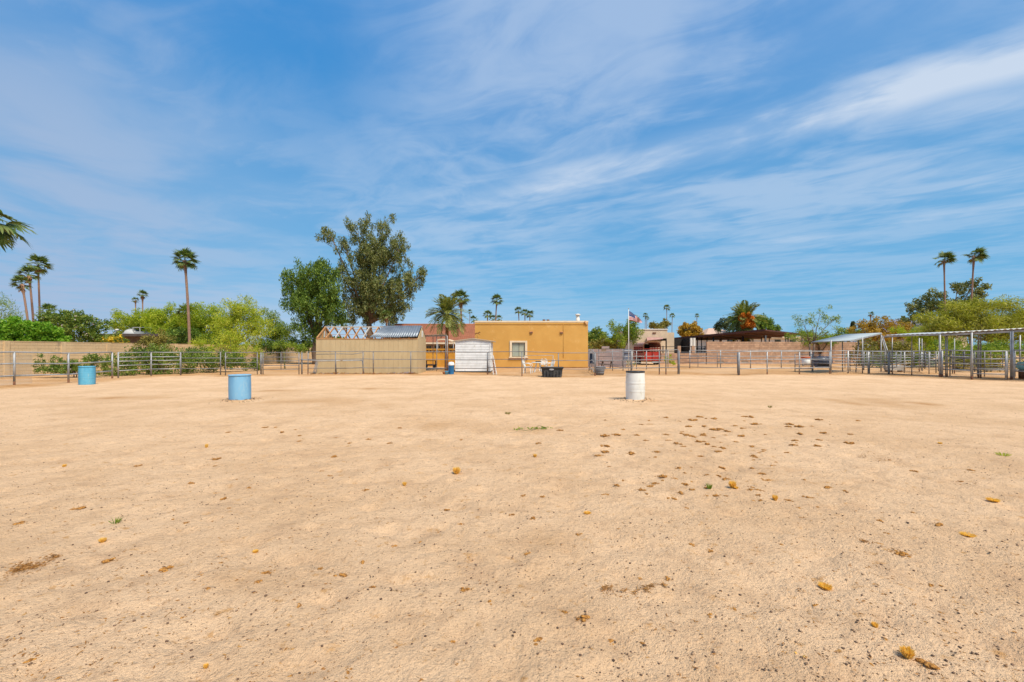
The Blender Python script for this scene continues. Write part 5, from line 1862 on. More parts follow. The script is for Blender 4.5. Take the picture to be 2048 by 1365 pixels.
tb = empty('blue_tub', gp(2046, 758), 'pale teal tub on a rusty drum at the right edge of the photo', 'tub')
p = gp(2047, 758)
MB().lathe([(.18, 0), (.19, .42), (.17, .44)], p, 18).build('drum', rust, tb)
MB().lathe([(.14, .442), (.24, .56), (.27, .66), (.26, .78), (.18, .86), (.02, .88)], p, 22).build('cover', mat('teal_cover', (.20, .50, .52), (.28, .55, .58), 3, .5), tb)

# ---------------------------------------------------------------- barrels
def barrel(label, px, py, h, r, m_, rim=None, lid=None, ribs=(.33, .66), tilt=0.0, chime=.02, bulge=.03, name='plastic_barrel', sink=.02):
    p = gp(px, py)
    p.z = zg(p.x, p.y) - sink
    root = empty(name, p, label, 'barrel')
    prof = [(r * .90, 0), (r * .965, .012), (r * .97, .05)]
    nseg = 26
    for i in range(nseg + 1):
        t = i / nseg
        z_ = .06 + (h - .12) * t
        rr = r * (1 + bulge * math.sin(math.pi * t) - .03)
        for rb in ribs:
            rr += .010 * math.exp(-((t - rb) / .018) ** 2) - .007 * math.exp(-((t - rb - .045) / .018) ** 2) - .007 * math.exp(-((t - rb + .045) / .018) ** 2)
        prof.append((rr, z_))
    prof += [(r * .975, h - .045), (r * .95, h - .04)]
    MB().lathe(prof, p, 40).build('shell', m_, root)
    MB().lathe([(r * .955, h - .045), (r * 1.0, h - .042), (r * 1.01, h - .02), (r * 1.0, h), (r * .93, h), (r * .92, h - .03), (r * .5, h - .035), (.01, h - .035)], p, 40).build('rim', rim or m_, root)
    for an in (.7, 3.9):
        MB().lathe([(.035, 0), (.035, .02), (.01, .025)], (p.x + math.cos(an) * r * .6, p.y + math.sin(an) * r * .6, p.z + h - .035), 10).build('bung', lid or m_, root)
    if tilt:
        root.rotation_euler = (0, tilt, 0)
    return root


barrel('faded light blue barrel standing on the sand left of centre', 480, 800.5, .79, .30, blueplas, bluetop, ribs=(), tilt=math.radians(-.6), bulge=.015)
barrel('white barrel with black rim on the sand right of centre', 1270.5, 801, .88, .275, whiteplas, blackplas, blackplas, ribs=(.30, .62), bulge=.045)
barrel('teal blue ribbed barrel beside the left pipe fence', 174, 769.5, .81, .285, tealplas, tealplas, ribs=(.36, .68), bulge=.03)
# loose gravel heaped round barrel feet
for px, py, lab in ((480, 801, 'grey grit ring scraped up round the foot of the light blue barrel'), (1270, 802, 'thin ring of dark grit round the foot of the white barrel')):
    p = gp(px, py)
    n = 150
    an = NP.uniform(0, 2 * np.pi, n)
    rr = .28 + NP.gamma(1.5, .12, n)
    c = np.stack([p.x + np.cos(an) * rr, p.y + np.sin(an) * rr * .9, np.zeros(n)], 1)
    c[:, 2] = gz(c[:, 0], c[:, 1]) + .004
    V, Fq = leaf_quads(c, 1, .02, .03, .015)
    o = bpy.data.objects.new('grit', np_mesh('grit', V, Fq, peb, base=tuple(p)))
    col.objects.link(o)
    o.location = p
    tag(o, lab, 'gravel', kind='stuff')

# ---------------------------------------------------------------- yard things
# black stock tank
p = gp(1105, 756)
st = empty('stock_tank', p, 'black ribbed rectangular stock tank with grey oval label by the arena fence', 'water trough')
wt_, wb, hh, dp = .585, .50, .57, .30


def rrect(w_, d_, z_, n=6, c=.16):
    out = []
    for qx, qy, a0 in ((1, -1, -90), (1, 1, 0), (-1, 1, 90), (-1, -1, 180)):
        for i in range(n + 1):
            a = math.radians(a0 + 90 * i / n)
            out.append((p.x + qx * (w_ - c) + math.cos(a) * c, p.y + .3 + qy * (d_ - c) + math.sin(a) * c, z_))
    return out


m = MB()
levels = []
zs = [0, .05, .10, .15, .20, .26, .30, .38, .40, .47, .50, .54, .57]
off = [-.01, .0, .022, .0, .022, .0, .0, .0, .0, .0, .03, .035, .035]
for z_, o_ in zip(zs, off):
    t = z_ / hh
    levels.append(rrect(wb + (wt_ - wb) * t + o_, dp - .04 + .04 * t + o_, z_))
inner = [rrect(wt_ - .03, dp - .03, .57), rrect(wb - .03, dp - .08, .10)]
b0 = len(m.v)
for lv in levels + inner:
    m.v += lv
nn = len(levels[0])
for i in range(len(levels) + 1):
    for k in range(nn):
        k2 = (k + 1) % nn
        m.f.append((b0 + i * nn + k, b0 + i * nn + k2, b0 + (i + 1) * nn + k2, b0 + (i + 1) * nn + k))
        m.mi.append(0 if i > 7 else 1)
        m.sm.append(True)
m.f.append(tuple(b0 + (len(levels) + 1) * nn + k for k in range(nn)))
m.mi.append(0)
m.sm.append(False)
m.build('basin', [blackplas, blackdusty], st)
for k in range(6):
    x = p.x - .42 + k * .168
    m = MB()
    yy = p.y + .3 - dp - .005
    m.hull8([(x - .05, yy - .03, .02), (x + .05, yy - .03, .02), (x + .05, yy + .06, .02), (x - .05, yy + .06, .02),
             (x - .035, yy - .035, .36), (x + .035, yy - .035, .36), (x + .035, yy + .06, .36), (x - .035, yy + .06, .36)])
    m.build('rib', blackdusty if k != 2 else blackplas, st)
m = MB()
an = [2 * math.pi * i / 20 for i in range(20)]
yy = p.y + .3 - dp - .022
m.face([(p.x - .05 + math.cos(a) * .13, yy - .02, .445 + math.sin(a) * .045) for a in an])
for i in range(20):
    a0, a1 = an[i], an[(i + 1) % 20]
    m.quad((p.x - .05 + math.cos(a0) * .13, yy - .02, .445 + math.sin(a0) * .045), (p.x - .05 + math.cos(a0) * .13, yy + .03, .445 + math.sin(a0) * .045),
           (p.x - .05 + math.cos(a1) * .13, yy + .03, .445 + math.sin(a1) * .045), (p.x - .05 + math.cos(a1) * .13, yy - .02, .445 + math.sin(a1) * .045))
m.build('label_plate', greylogo, st)

# grey round tub
p = gp(1200, 750.5)
gt = empty('round_tub', p, 'grey ribbed round tub on the sand beside the narrow pen', 'water trough')
MB().lathe([(.22, 0), (.235, .1), (.25, .11), (.25, .14), (.245, .15), (.26, .25), (.275, .26), (.275, .29), (.27, .30), (.285, .42), (.31, .43), (.315, .50), (.30, .51), (.28, .48), (.24, .1), (.01, .08)], p, 32).build('basin', greyplas, gt)
for an in (0, 3.14):
    MB().box(p.x + math.cos(an) * .31 - .03, p.x + math.cos(an) * .31 + .03, p.y - .06, p.y + .06, .40, .45).build('handle', greyplas, gt)

# plastic patio set
def chair(label, loc, rz):
    root = empty('plastic_chair', (0, 0, 0), label, 'chair', 'white plastic patio chairs')
    sm_ = whiteplas
    m = MB()
    m.hull8([(-.22, -.22, .41), (.22, -.22, .41), (.20, .22, .39), (-.20, .22, .39), (-.23, -.23, .44), (.23, -.23, .44), (.21, .22, .42), (-.21, .22, .42)])
    m.build('seat', sm_, root)
    for sx in (-1, 1):
        for sy, bx_ in ((-1, 0), (1, 0)):
            m = MB()
            m.beam((sx * .21, sy * .19, .41), (sx * .26, sy * .25, 0), .05, .035)
            m.build('leg', sm_, root)
        m = MB()
        m.tube([(sx * .25, -.22, .42), (sx * .28, -.2, .60), (sx * .28, 0, .645), (sx * .24, .24, .63)], .019, 6)
        m.build('armrest', sm_, root)
    for k in range(5):
        x = -.16 + .08 * k
        m = MB()
        m.beam((x, .215, .43), (x * 1.15, .32, .78), .045, .015)
        m.build('back_slat', sm_, root)
    m = MB()
    m.tube([(-.21, .22, .42), (-.23, .31, .74), (-.13, .34, .84), (.13, .34, .84), (.23, .31, .74), (.21, .22, .42)], .02, 6)
    m.build('back_frame', sm_, root)
    root.location = loc
    root.rotation_euler = (0, 0, rz)
    return root


c0 = chair('white plastic chair at the left of the patio table facing right', gp(1056, 747), math.radians(75))
copy_thing(c0, gp(1098, 746), math.radians(-70), 'white plastic chair at the right of the patio table facing left')
copy_thing(c0, gp(1087, 741.5), math.radians(-10), 'white plastic chair behind the patio table')
p = gp(1076, 745)
pt = empty('patio_table', p, 'round white plastic patio table with a dark tray on it', 'table')
MB().lathe([(.40, .62), (.44, .63), (.45, .66), (.43, .675), (.01, .675)], p, 30).build('table_top', whiteplas, pt)
for k in range(4):
    a = math.pi / 4 + k * math.pi / 2
    MB().beam((p.x + math.cos(a) * .12, p.y + math.sin(a) * .12, .62), (p.x + math.cos(a) * .34, p.y + math.sin(a) * .34, 0), .05, .04).build('leg', whiteplas, pt)
ty = empty('dark_tray', (p.x + .02, p.y, .675), 'dark tray lying on the round white patio table', 'tray')
m = MB()
m.box(p.x - .17, p.x + .22, p.y - .13, p.y + .13, .677, .69)
m.box(p.x - .17, p.x + .22, p.y - .13, p.y - .12, .691, .735)
m.box(p.x - .17, p.x + .22, p.y + .12, p.y + .13, .691, .735)
m.build('tray_body', blackplas, ty)
# pipe rack behind the chairs
rk = empty('pipe_rack', gp(1078, 742), 'low grey pipe rack standing behind the patio set under the window', 'rack')
a_, b_ = gp(1049.5, 742), gp(1106, 741)
MB().tube([a_ + Vector((0, 0, 1.08)), b_ + Vector((0, 0, 1.09)), b_ + Vector((.06, 0, 1.04))], .018, 6).build('top_bar', galv, rk)
for q_ in (a_, b_):
    MB().tube([q_, q_ + Vector((0, 0, 1.09))], .026, 6).build('leg', galv, rk)

# blue bin, bucket, pot
p = gp(902.5, 751)
bb = empty('blue_bin', p, 'bright blue bin with white bag top at the left corner of the tin shed', 'bin')
MB().lathe([(.15, 0), (.16, .02), (.175, .55), (.185, .56), (.185, .60)], p, 22).build('body', brightblue, bb)
MB().lathe([(.188, .58), (.20, .62), (.17, .72), (.13, .77), (.02, .79)], p, 14).build('bag_top', whiteplas, bb)
p = gp(893.5, 751.2)
bu = empty('blue_bucket', p, 'small blue bucket on the ground left of the blue bin', 'bucket')
MB().lathe([(.085, 0), (.11, .22), (.12, .225), (.12, .25), (.10, .24), (.08, .03), (.01, .02)], p, 18).build('body', mat('mid_blue_plastic', (.08, .32, .55), (.1, .38, .6), 4, .5), bu)
MB().tube([(p.x - .115, p.y, .24), (p.x - .08, p.y - .12, .16), (p.x + .08, p.y - .12, .16), (p.x + .115, p.y, .24)], .006, 5).build('handle', galv, bu)
p = gp(888, 750)
po = empty('clay_pot', p, 'small orange clay pot lying by the blue bucket', 'pot')
MB().lathe([(.06, 0), (.09, .14), (.10, .145), (.10, .18), (.08, .17), (.05, .02)], p, 14).build('body', mat('clay', (.55, .22, .08), (.45, .17, .06), 5), po)

# picnic bench and plough wheel by the grey wall
p = gp(1214, 737.5)
pb_ = empty('picnic_table', p, 'dark weathered picnic table in front of the mauve grey wall', 'table')
MB().box(p.x - .5, p.x + .5, p.y - .3, p.y + .3, .56, .60).build('table_top', mat('dark_wood', (.12, .09, .08), (.17, .13, .11), 5), pb_)
for sy in (-.5, .5):
    MB().box(p.x - .52, p.x + .52, p.y + sy - .1, p.y + sy + .1, .30, .335).build('bench', _m['dark_wood'], pb_)
for sx in (-.35, .35):
    for s2 in (-1, 1):
        MB().beam((p.x + sx, p.y + s2 * .1, .555), (p.x + sx, p.y + s2 * .5, 0), .07, .05).build('leg', _m['dark_wood'], pb_)
p = gp(1256, 736)
hw = empty('harrow_cart', p, 'grey blue farm implement with spoked wheels behind the flagpole', 'implement')
for sx in (-.16, .22):
    m = MB()
    rg = [(p.x + sx + math.cos(a) * .34, p.y, .36 + math.sin(a) * .34) for a in [2 * math.pi * i / 20 for i in range(21)]]
    m.tube(rg, .025, 5, caps=False)
    for k in range(8):
        a = 2 * math.pi * k / 8
        m.tube([(p.x + sx, p.y, .36), (p.x + sx + math.cos(a) * .33, p.y, .36 + math.sin(a) * .33)], .012, 4, caps=False)
    m.build('wheel', galv2, hw)
MB().box(p.x - .3, p.x + .35, p.y + .05, p.y + .5, .62, 1.55).build('hopper', mat('blue_grey_paint', (.12, .14, .19), (.17, .18, .22), 5), hw)
MB().tube([(p.x - .3, p.y + .02, 1.2), (p.x + .5, p.y + .02, 1.3), (p.x + .62, p.y, .9)], .03, 6).build('handle', galv2, hw)

# ---------------------------------------------------------------- red horse trailer
TX0, TX1, T0, T1 = at(1287, 0, 45).x, at(1321, 0, 45).x, 45.0, 48.6
tz0, tz1 = .38, 2.28
trl = empty('horse_trailer', ((TX0 + TX1) / 2, (T0 + T1) / 2, 0), 'red slatted horse trailer with rounded roof parked behind the pens', 'trailer')
cxm = (TX0 + TX1) / 2
hwid = (TX1 - TX0) / 2


def arch(x_, n=10):
    out = []
    for i in range(n + 1):
        a = math.pi - math.pi * i / n
        s_ = abs(math.cos(a)) ** .5 * (1 if math.cos(a) > 0 else -1)
        out.append((cxm + s_ * hwid * x_, 1.78 + math.sin(a) ** .6 * .48 * x_ if math.sin(a) > 0 else 1.78))
    return out


ar = arch(1.0)
m = MB()
for i in range(10):
    (x0, z0), (x1, z1) = ar[i], ar[i + 1]
    m.quad((x0, T0, z0), (x1, T0, z1), (x1, T1, z1), (x0, T1, z0), sm=True)
    m.quad((x0, T1, z0 - .03), (x1, T1, z1 - .03), (x1, T0, z1 - .03), (x0, T0, z0 - .03), sm=True)
m.build('roof', redroof, trl)
m = MB()
for i in range(10):
    (x0, z0), (x1, z1) = ar[i], ar[i + 1]
    m.beam((x0, T0 - .02, z0), (x1, T0 - .02, z1), .06, .08)
for x_ in (TX0, TX1):
    m.beam((x_, T0 - .02, tz0), (x_, T0 - .02, 1.8), .08, .08)
m.build('rear_frame', rust, trl)
for x_ in (TX0, TX1):
    m = MB()
    m.box(x_ - .02, x_ + .02, T0, T1, tz0, 1.18)
    m.build('side_panel', redpaint, trl)
    for k in range(4):
        MB().box(x_ - .02, x_ + .02, T0, T1, 1.26 + k * .16, 1.34 + k * .16).build('side_slat', redpaint, trl)
    for k in range(5):
        y_ = T0 + .1 + k * (T1 - T0 - .2) / 4
        MB().box(x_ - .035, x_ + .035, y_ - .03, y_ + .03, 1.182, 1.8).build('side_stay', redpaint, trl)
MB().box(TX0, TX1, T1 - .02, T1 + .02, tz0, 2.1).build('front_wall', darkv, trl)  # near-black colour paints the trailer's shaded interior
MB().box(TX0, TX1, T0 + .05, T1, tz0 - .06, tz0).build('floor', rust, trl)
for k in range(2):
    x0 = TX0 + .07 + k * (hwid - .04)
    x1 = x0 + hwid - .10
    dr = MB().box(x0, x1, T0 - .035, T0 + .0, tz0 + .02, 1.28).build('rear_door', redpaint, trl)
    MB().box(x0 + .1, x0 + .14, T0 - .06, T0 - .036, .9, 1.1).build('latch', galv, dr)
for z_ in (1.38, 1.56):
    MB().box(TX0 + .06, TX1 - .06, T0 - .03, T0, z_, z_ + .045).build('rear_slat', redpaint, trl)
for x_ in (TX0 - .14, TX1 + .02):
    for y_ in (46.3, 47.2):
        m = MB()
        m.tube([(x_, y_, .34), (x_ + .18, y_, .34)], .34, 18)
        wo_ = m.build('wheel', blackplas, trl)
        MB().tube([(x_ - .01, y_, .34), (x_ + .19, y_, .34)], .17, 14).build('rim', galv, wo_)
    MB().hull8([(x_ - .04, 45.85, .70), (x_ + .2, 45.85, .70), (x_ + .2, 47.65, .70), (x_ - .04, 47.65, .70),
                (x_ - .04, 46.0, .76), (x_ + .2, 46.0, .76), (x_ + .2, 47.5, .76), (x_ - .04, 47.5, .76)]).build('fender', redpaint, trl)
MB().beam((cxm, T0 - .06, tz0 - .08), (cxm, T0 - .06, tz0 - .08) if False else (cxm + .8, T0 - .06, tz0 - .08), .08, .1).build('bumper', galv, trl)
tree('weeds', 'yellow green weeds growing beside the red trailer', 'plant', 43, 1340, [(1336, 718, 8, 8), (1345, 724, 10, 5), (1262, 722, 8, 8)], L_pvy, greenbark, tr=.01, per_area=10, n_per=18, spread=.15, ll=.14, lw=.03, up=.6, minz=.03)

# ---------------------------------------------------------------- flag
fp = gp(1257.3, 741.3)
ztop = 1.5 + (700 - 619) / F * fp.y
flp = empty('flagpole', fp, 'slender white flagpole right of the ochre building', 'flagpole')
MB().tube([(fp.x, fp.y, -.05), (fp.x, fp.y, ztop)], [.035, .022], 10).build('pole', mat('white_pole', (.72, .72, .70), (.62, .62, .6), 2, .4), flp)
MB().lathe([(.005, 0), (.035, .02), (.04, .05), (.025, .08), (.004, .09)], (fp.x, fp.y, ztop), 12).build('finial', galv, flp)
flg = empty('flag', (fp.x, fp.y, ztop - .15), 'stars and stripes flag drooping to the right on the white flagpole', 'flag')
k_ = fp.y / F
hoist_t, hoist_b = 1.5 + (700 - 622.5) * k_, 1.5 + (700 - 641) * k_


def flagP(u, v):
    """u along the fly, v down the hoist"""
    x = fp.x + .03 + (28 * u * (1 - .17 * v * u)) * k_
    zt2 = hoist_t - (22.0 * u ** 1.15) * k_
    zb2 = hoist_b - (6.0 * u ** 1.3) * k_
    z = zt2 + (zb2 - zt2) * v
    y = fp.y - .02 + .10 * math.sin(u * 8 + v * 2.2) * u ** .5 + .05 * math.sin(u * 15 - v * 3) * u
    return (x, y, z + .02 * math.sin(u * 9))


m = MB()
NU, NV = 24, 13
for i in range(NU):
    for j in range(NV):
        mi = 2 if (i < NU * .4 and j < 7) else (0 if j % 2 == 0 else 1)
        m.quad(flagP(i / NU, (j + 1) / NV), flagP((i + 1) / NU, (j + 1) / NV), flagP((i + 1) / NU, j / NV), flagP(i / NU, j / NV), mi, True)
m.build('cloth', [flagr, flagw, flagb], flg)
m = MB()
for r in range(9):
    for c_ in range(6 if r % 2 == 0 else 5):
        u = (.033 + c_ * .066 + (0 if r % 2 == 0 else .033))
        v = (r + 1) * .7 / 13 * .76 + .02
        for side in (-1, 1):
            ctr = Vector(flagP(u, v)) + Vector((0, side * .004, 0))
            pts = []
            for q_ in range(10):
                a = math.pi / 2 + q_ * math.pi / 5
                rr = .014 if q_ % 2 == 0 else .006
                pts.append(ctr + Vector((math.cos(a) * rr, 0, math.sin(a) * rr)))
            m.face(pts)
tag(m.build('stars', flagw, flg), kind='stuff')

# ---------------------------------------------------------------- loose things on the sand
# pebbles
def pebble_field(n, ylo, yhi, s0, s1):
    y = NP.uniform(yhi ** -.6, ylo ** -.6, n) ** (-1 / .6)
    x = NP.uniform(-1.25, 1.25, n) * y + NP.normal(size=n) * .3
    dens = vn(x * .6 + 3, y * .6) + vn(x * 1.9, y * 1.9) * .6
    keep = dens > NP.uniform(-.55, .35, n)
    x, y = x[keep], y[keep]
    m_ = len(x)
    s = s0 + (s1 - s0) * NP.random(m_) ** 4
    z = gz(x, y)
    ico = np.array([(0, 0, 1), (.89, 0, .45), (.28, .85, .45), (-.72, .53, .45), (-.72, -.53, .45), (.28, -.85, .45), (.6, .5, -.4), (-.5, .6, -.4), (-.5, -.6, -.4), (.6, -.5, -.4)])
    fc = np.array([(0, 1, 2), (0, 2, 3), (0, 3, 4), (0, 4, 5), (0, 5, 1), (1, 6, 2), (2, 7, 3), (4, 8, 5), (5, 9, 1), (1, 9, 6), (2, 6, 7), (3, 7, 8), (3, 8, 4), (5, 8, 9)])
    an = NP.uniform(0, 2 * np.pi, m_)
    el = NP.uniform(.55, 1.0, m_)
    V = ico[None] * (1 + NP.normal(size=(m_, 10, 1)) * .12)
    vx = V[:, :, 0] * np.cos(an)[:, None] - V[:, :, 1] * np.sin(an)[:, None] * el[:, None]
    vy = V[:, :, 0] * np.sin(an)[:, None] + V[:, :, 1] * np.cos(an)[:, None] * el[:, None]
    V = np.stack([vx * s[:, None] + x[:, None], vy * s[:, None] + y[:, None], V[:, :, 2] * .6 * s[:, None] + z[:, None] + .15 * s[:, None]], 2).reshape(-1, 3)
    Fc = (fc[None] + (np.arange(m_) * 10)[:, None, None]).reshape(-1, 3)
    return V, Fc


V, Fc = pebble_field(22000, 1.6, 20, .003, .0105)
o = bpy.data.objects.new('pebbles', np_mesh('pebbles', V, Fc, peb, True))
col.objects.link(o)
tag(o, 'small dark pebbles strewn all over the arena sand', 'pebbles', kind='stuff')


nb = 3200
yb = NP.uniform(22 ** -.7, 1.7 ** -.7, nb) ** (-1 / .7)
xb = NP.uniform(-1.25, 1.25, nb) * yb
kb = (vn(xb * .9 + 30, yb * .9) + .5 * vn(xb * 2.7, yb * 2.7)) > NP.uniform(-.4, .45, nb)
xb, yb = xb[kb], yb[kb]
cb = np.stack([xb, yb, gz(xb, yb) + .004], 1)
_g = GN
GN = 1.0
V, Fq = leaf_quads(cb, 2, (.03, .03, .002), .022, .004, flat=.88)
GN = _g
o = bpy.data.objects.new('straw_bits', np_mesh('straw_bits', V, Fq, brstraw))
col.objects.link(o)
tag(o, 'fine brown chaff and straw bits sprinkled over the arena sand', 'straw', kind='stuff')


def clod(seed, n=8, r=.05):
    rr = random.Random(seed)
    m = MB()
    for k in range(n):
        a, d_ = rr.uniform(0, 6.28), rr.random() ** .6 * r
        s_ = rr.uniform(.22, .42) * r
        c_ = (math.cos(a) * d_, math.sin(a) * d_ * .8, s_ * .45 + rr.uniform(0, .35) * r * (1 - d_ / r))
        m.lathe([(s_ * .5, -s_ * .5), (s_ * rr.uniform(.85, 1.1), -s_ * .1), (s_ * rr.uniform(.75, 1), s_ * .3), (s_ * .3, s_ * .6)], c_, 7)
    for k in range(26):
        a, d_ = rr.uniform(0, 6.28), rr.random() * r * .95
        x, y = math.cos(a) * d_, math.sin(a) * d_
        a2 = rr.uniform(0, 6.28)
        L = rr.uniform(.2, .7) * r
        m.beam((x, y, .004), (x + math.cos(a2) * L, y + math.sin(a2) * L, .004 + rr.uniform(0, .3) * r), .03 * r + .001, .03 * r + .001, 1)
    return m


cl0 = [clod(s).build('manure_clump', [dung, brstraw]) for s in (1, 2, 3, 4, 5)]
first = {}


def put_clod(i, px, py, wpx, label, group):
    p = gp(px, py)
    s = wpx * p.y / F / .10
    i %= 5
    if i not in first:
        o = cl0[i]
        first[i] = 1
    else:
        o = cl0[i].copy()
        col.objects.link(o)
    o.location = (p.x, p.y, zg(p.x, p.y) - .004)
    o.rotation_euler = (0, 0, R.uniform(0, 6.28))
    o.scale = (s, s, s * R.uniform(.5, .95))
    tag(o, label, 'manure', group)
    return o


big = [(1165, 1237, 24, 'tall rust brown manure clump low in the centre right foreground'), (1075, 1281, 22, 'rust brown manure clump nearest the bottom centre'),
       (1222, 1268, 20, 'loose brown manure clump right of the two foreground centre clumps'), (933, 1123, 16, 'compact dark manure clump left of centre foreground'),
       (930, 1180, 15, 'second dark manure clump below the compact one left of centre'), (1469, 1213, 18, 'orange brown manure clump with pale straw in the right foreground'),
       (1421, 1227, 14, 'small dark manure clump just left of the orange brown one'), (1381, 1086, 15, 'rounded dark manure clump right of centre'),
       (1859, 1331, 36, 'broad flattened straw coloured clump near the bottom right corner'), (333, 1138, 22, 'flattened dark clump right of the long straw wisp'),
       (222, 1122, 24, 'brown flattened clump between the straw wisp and the next clump'), (65, 1321, 20, 'brown clump at the lower left edge'),
       (66, 1341, 16, 'lowest brown clump in the left corner'), (160, 1016, 26, 'long thin brown clump at the left side'), (42, 1047, 18, 'dark clump by the left edge'),
       (533, 1142, 16, 'dark clump on the damp patch left of centre'), (680, 1150, 20, 'orange brown clump right of the damp patch'),
       (1805, 1105, 24, 'brown clump beside a dragged line in the right foreground'), (1880, 1053, 20, 'flat brown clump at the far right foreground')]
for i, (px, py, w_, lab) in enumerate(big):
    put_clod(i, px, py, w_ * 1.15, lab, 'larger manure clumps in the foreground')
for k in range(230):
    px = min(max(R.gauss(1440, 120), 1210), 1800) if k < 130 else R.uniform(250, 1950)
    py = 832 + 170 * R.random() ** 1.3 if k < 130 else R.uniform(850, 1340)
    colw = 'far left' if px < 1340 else ('left' if px < 1400 else ('middle' if px < 1460 else ('right' if px < 1540 else 'far right')))
    roww = 'farthest rows' if py < 860 else ('back rows' if py < 900 else ('middle rows' if py < 945 else 'nearest rows'))
    if k < 130:
        put_clod(k, px, py, R.uniform(7, 18), 'brown manure clump in the %s, %s of the dense scatter' % (roww, colw), 'manure clumps scattered right of centre')
    else:
        side_ = ['left edge', 'left', 'left of centre', 'centre', 'right of centre', 'right', 'right edge'][min(6, int((px - 250) / 245))]
        dist_ = 'far sand' if py < 930 else ('middle sand' if py < 1050 else ('near sand' if py < 1200 else 'nearest sand'))
        put_clod(k, px, py, R.uniform(6, 17), 'small brown manure crumb lying alone on the %s at the %s' % (dist_, side_), 'single manure crumbs on the sand')
lab_l = 'small dark clod before the light blue barrel'
ords = ('first', 'second', 'third', 'fourth', 'fifth', 'sixth', 'seventh', 'eighth', 'ninth', 'tenth', 'eleventh', 'twelfth', 'thirteenth', 'fourteenth')
for kk, (px, py) in enumerate(sorted(((531, 855), (551, 855), (563, 866), (591, 859), (598, 872), (672, 874), (700, 886), (737, 878), (780, 886), (800, 856), (430, 930), (660, 952), (1076, 886), (600, 882)))):
    put_clod(int(px), px, py, R.uniform(8, 13), lab_l + ', %s from the left' % ords[kk], 'clods in front of the light blue barrel')


def tuft(label, px, py, wpx, hpx, m_=straw, name='dry_grass_tuft', n=420, cat='grass tuft', lean=0.0):
    p = gp(px, py)
    p.z = zg(p.x, p.y) - .005
    k = p.y / F
    Wd, H = wpx * k, hpx * k
    N = n
    a = NP.uniform(0, 2 * np.pi, N)
    r0 = NP.random(N) ** .5 * Wd * .22
    out = NP.random(N) ** .7 * Wd * .42
    h = H * NP.uniform(.45, 1.05, N)
    b = np.stack([np.cos(a) * r0, np.sin(a) * r0, np.zeros(N)], 1)
    t = np.stack([np.cos(a) * (r0 + out) + lean * Wd, np.sin(a) * (r0 + out), h], 1)
    md = (b + t) / 2 + np.array([0, 0, 1]) * (h * .15)[:, None]
    s = np.stack([-np.sin(a), np.cos(a), np.zeros(N)], 1) * (.0012 + .010 * Wd)
    V = np.stack([b - s, b + s, md + s * .8, t, md - s * .8], 1).reshape(-1, 3)
    Fc = np.arange(N * 5).reshape(N, 5)
    o = bpy.data.objects.new(name, np_mesh(name, V, Fc, m_))
    col.objects.link(o)
    o.location = p
    tag(o, label, cat)
    return o


for a_ in (('golden dry grass tuft standing upright in the centre of the arena', 913, 949, 15, 15), ('golden tuft beside the green weed right of centre', 1465, 977, 14, 15),
           ('tiny golden tuft just below the upright one by the green weed', 1472, 979, 9, 5), ('compact golden tuft second from the right cluster', 1550, 999, 10, 12),
           ('flat golden tuft near the right edge', 1986, 1004, 20, 7), ('low golden tuft lying right of centre', 1175, 1026, 15, 5),
           ('thin golden streak of grass at the far right', 1936, 1071, 24, 6), ('smooth golden tuft in the right foreground', 1650, 1169, 24, 11),
           ('bushy golden tuft near the bottom right corner', 1815, 1312, 24, 20), ('small golden tuft in the left foreground', 205, 1083, 12, 9),
           ('tiny golden tuft far left', 129, 934, 7, 6), ('tiny golden tuft below the light blue barrel', 413, 896, 6, 8), ('small golden tuft left of the upright centre one', 809, 971, 8, 8),
           ('faint golden tuft behind the centre', 1070, 914, 7, 7), ('small orange tuft left of centre foreground', 511, 1100, 11, 6), ('small pale gold tuft near the right bottom', 1750, 1250, 12, 10),
           ('golden speck of grass in the bottom left foreground', 412, 1331, 9, 9), ('tiny golden tuft at the far right of the scatter', 1880, 889, 7, 4)):
    tuft(*a_)
tuft('small green grey weed beside the golden tufts', 1419, 980, 13, 13, L_pvd, 'green_weed', 60, 'weed')
tuft('low green sprout in front of the stock tank', 1016, 828, 14, 6, L_oliv, 'green_weed', 50, 'weed')
tuft('flat pale green weed by the right edge', 2006, 912, 26, 7, L_pvy, 'green_weed', 50, 'weed')
tuft('thin green weed sprig in the left foreground', 232, 1047, 24, 12, L_pvd, 'green_weed', 30, 'weed')
tuft('straw coloured weed on the far sand right of centre', 1540, 815, 10, 5, L_oliv, 'green_weed', 40, 'weed')
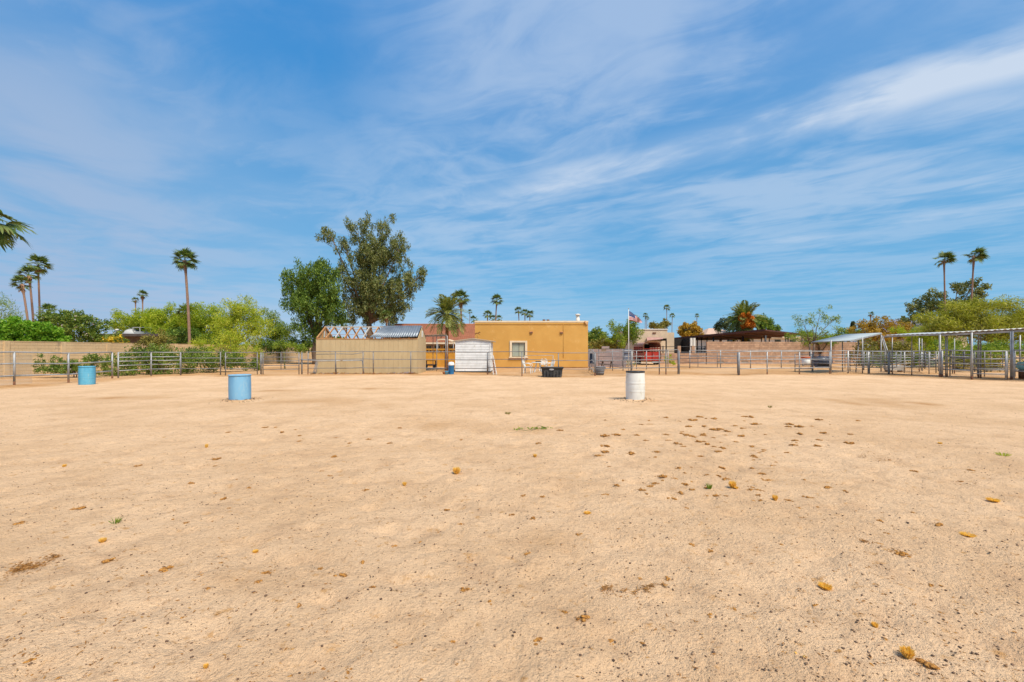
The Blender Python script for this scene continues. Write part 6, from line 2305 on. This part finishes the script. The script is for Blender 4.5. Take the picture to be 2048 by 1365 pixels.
# trailing vine
m = MB()
pv_ = [gp(1036, 862), gp(1052, 867), gp(1066, 861), gp(1078, 857), gp(1094, 859)]
m.tube([q_ + Vector((0, 0, .03 + .02 * (i % 2))) for i, q_ in enumerate(pv_)], .004, 4)
vn_ = empty('trailing_weed', pv_[0], 'thin trailing green weed stretched on the sand in mid arena', 'weed')
m.build('stem', greenbark, vn_)
cc = np.array([tuple(pv_[0].lerp(pv_[-1], t) + Vector((0, 0, .03))) for t in (0, .1, .5, .6, .7, .8, .9, 1.0)])
V, Fq = leaf_quads(cc, 4, (.14, .12, .02), .05, .014, flat=.6)
o = bpy.data.objects.new('leaves', np_mesh('leaves', V, Fq, L_pvd, base=tuple(pv_[0])))
col.objects.link(o)
o.parent = vn_


def wisp(label, a, b, wd, n, m_, name='straw_wisp'):
    A, B = gp(*a), gp(*b)
    N = n
    t = NP.random(N)
    t = t[(np.sin(t * 31 + N) + np.sin(t * 13) + NP.normal(size=N) * .6) > -.3]
    N = len(t)
    env = np.sin(np.pi * np.clip(t * .9 + .08, 0, 1))
    base = np.array(A)[None] * (1 - t[:, None]) + np.array(B)[None] * t[:, None]
    base += NP.normal(size=(N, 3)) * wd * .6 * env[:, None]
    base[:, 1] += np.sin(t * 9) * wd * .8
    base[:, 2] = gz(base[:, 0], base[:, 1]) + np.abs(NP.normal(size=N)) * wd * .22
    L = (B - A).length
    V, Fq = leaf_quads(base, 1, .001, min(.12, L * .12), .0035, flat=.75)
    V[:, 2] = np.maximum(V[:, 2], gz(V[:, 0], V[:, 1]) + .002)
    o = bpy.data.objects.new(name, np_mesh(name, V, Fq, m_, base=tuple(A)))
    col.objects.link(o)
    o.location = A
    tag(o, label, 'straw', kind='stuff')


wisp('long slanting brown wisp of straw at the left of the foreground', (22, 1148), (98, 1121), .085, 520, brstraw)
wisp('thin line of straw trailing right in the centre foreground', (1200, 1182), (1335, 1174), .035, 110, brstraw)
wisp('golden end clump of the thin straw line in the centre foreground', (1202, 1182), (1225, 1180), .05, 90, brstraw)
wisp('pale curved straw strand near the bottom right', (1590, 1311), (1616, 1319), .012, 30, straw)
wisp('dragged brown straw line in the right foreground', (1725, 1084), (1815, 1107), .04, 70, brstraw)
wisp('dark straw smear in the right middle distance', (1738, 914), (1775, 924), .14, 70, brstraw)
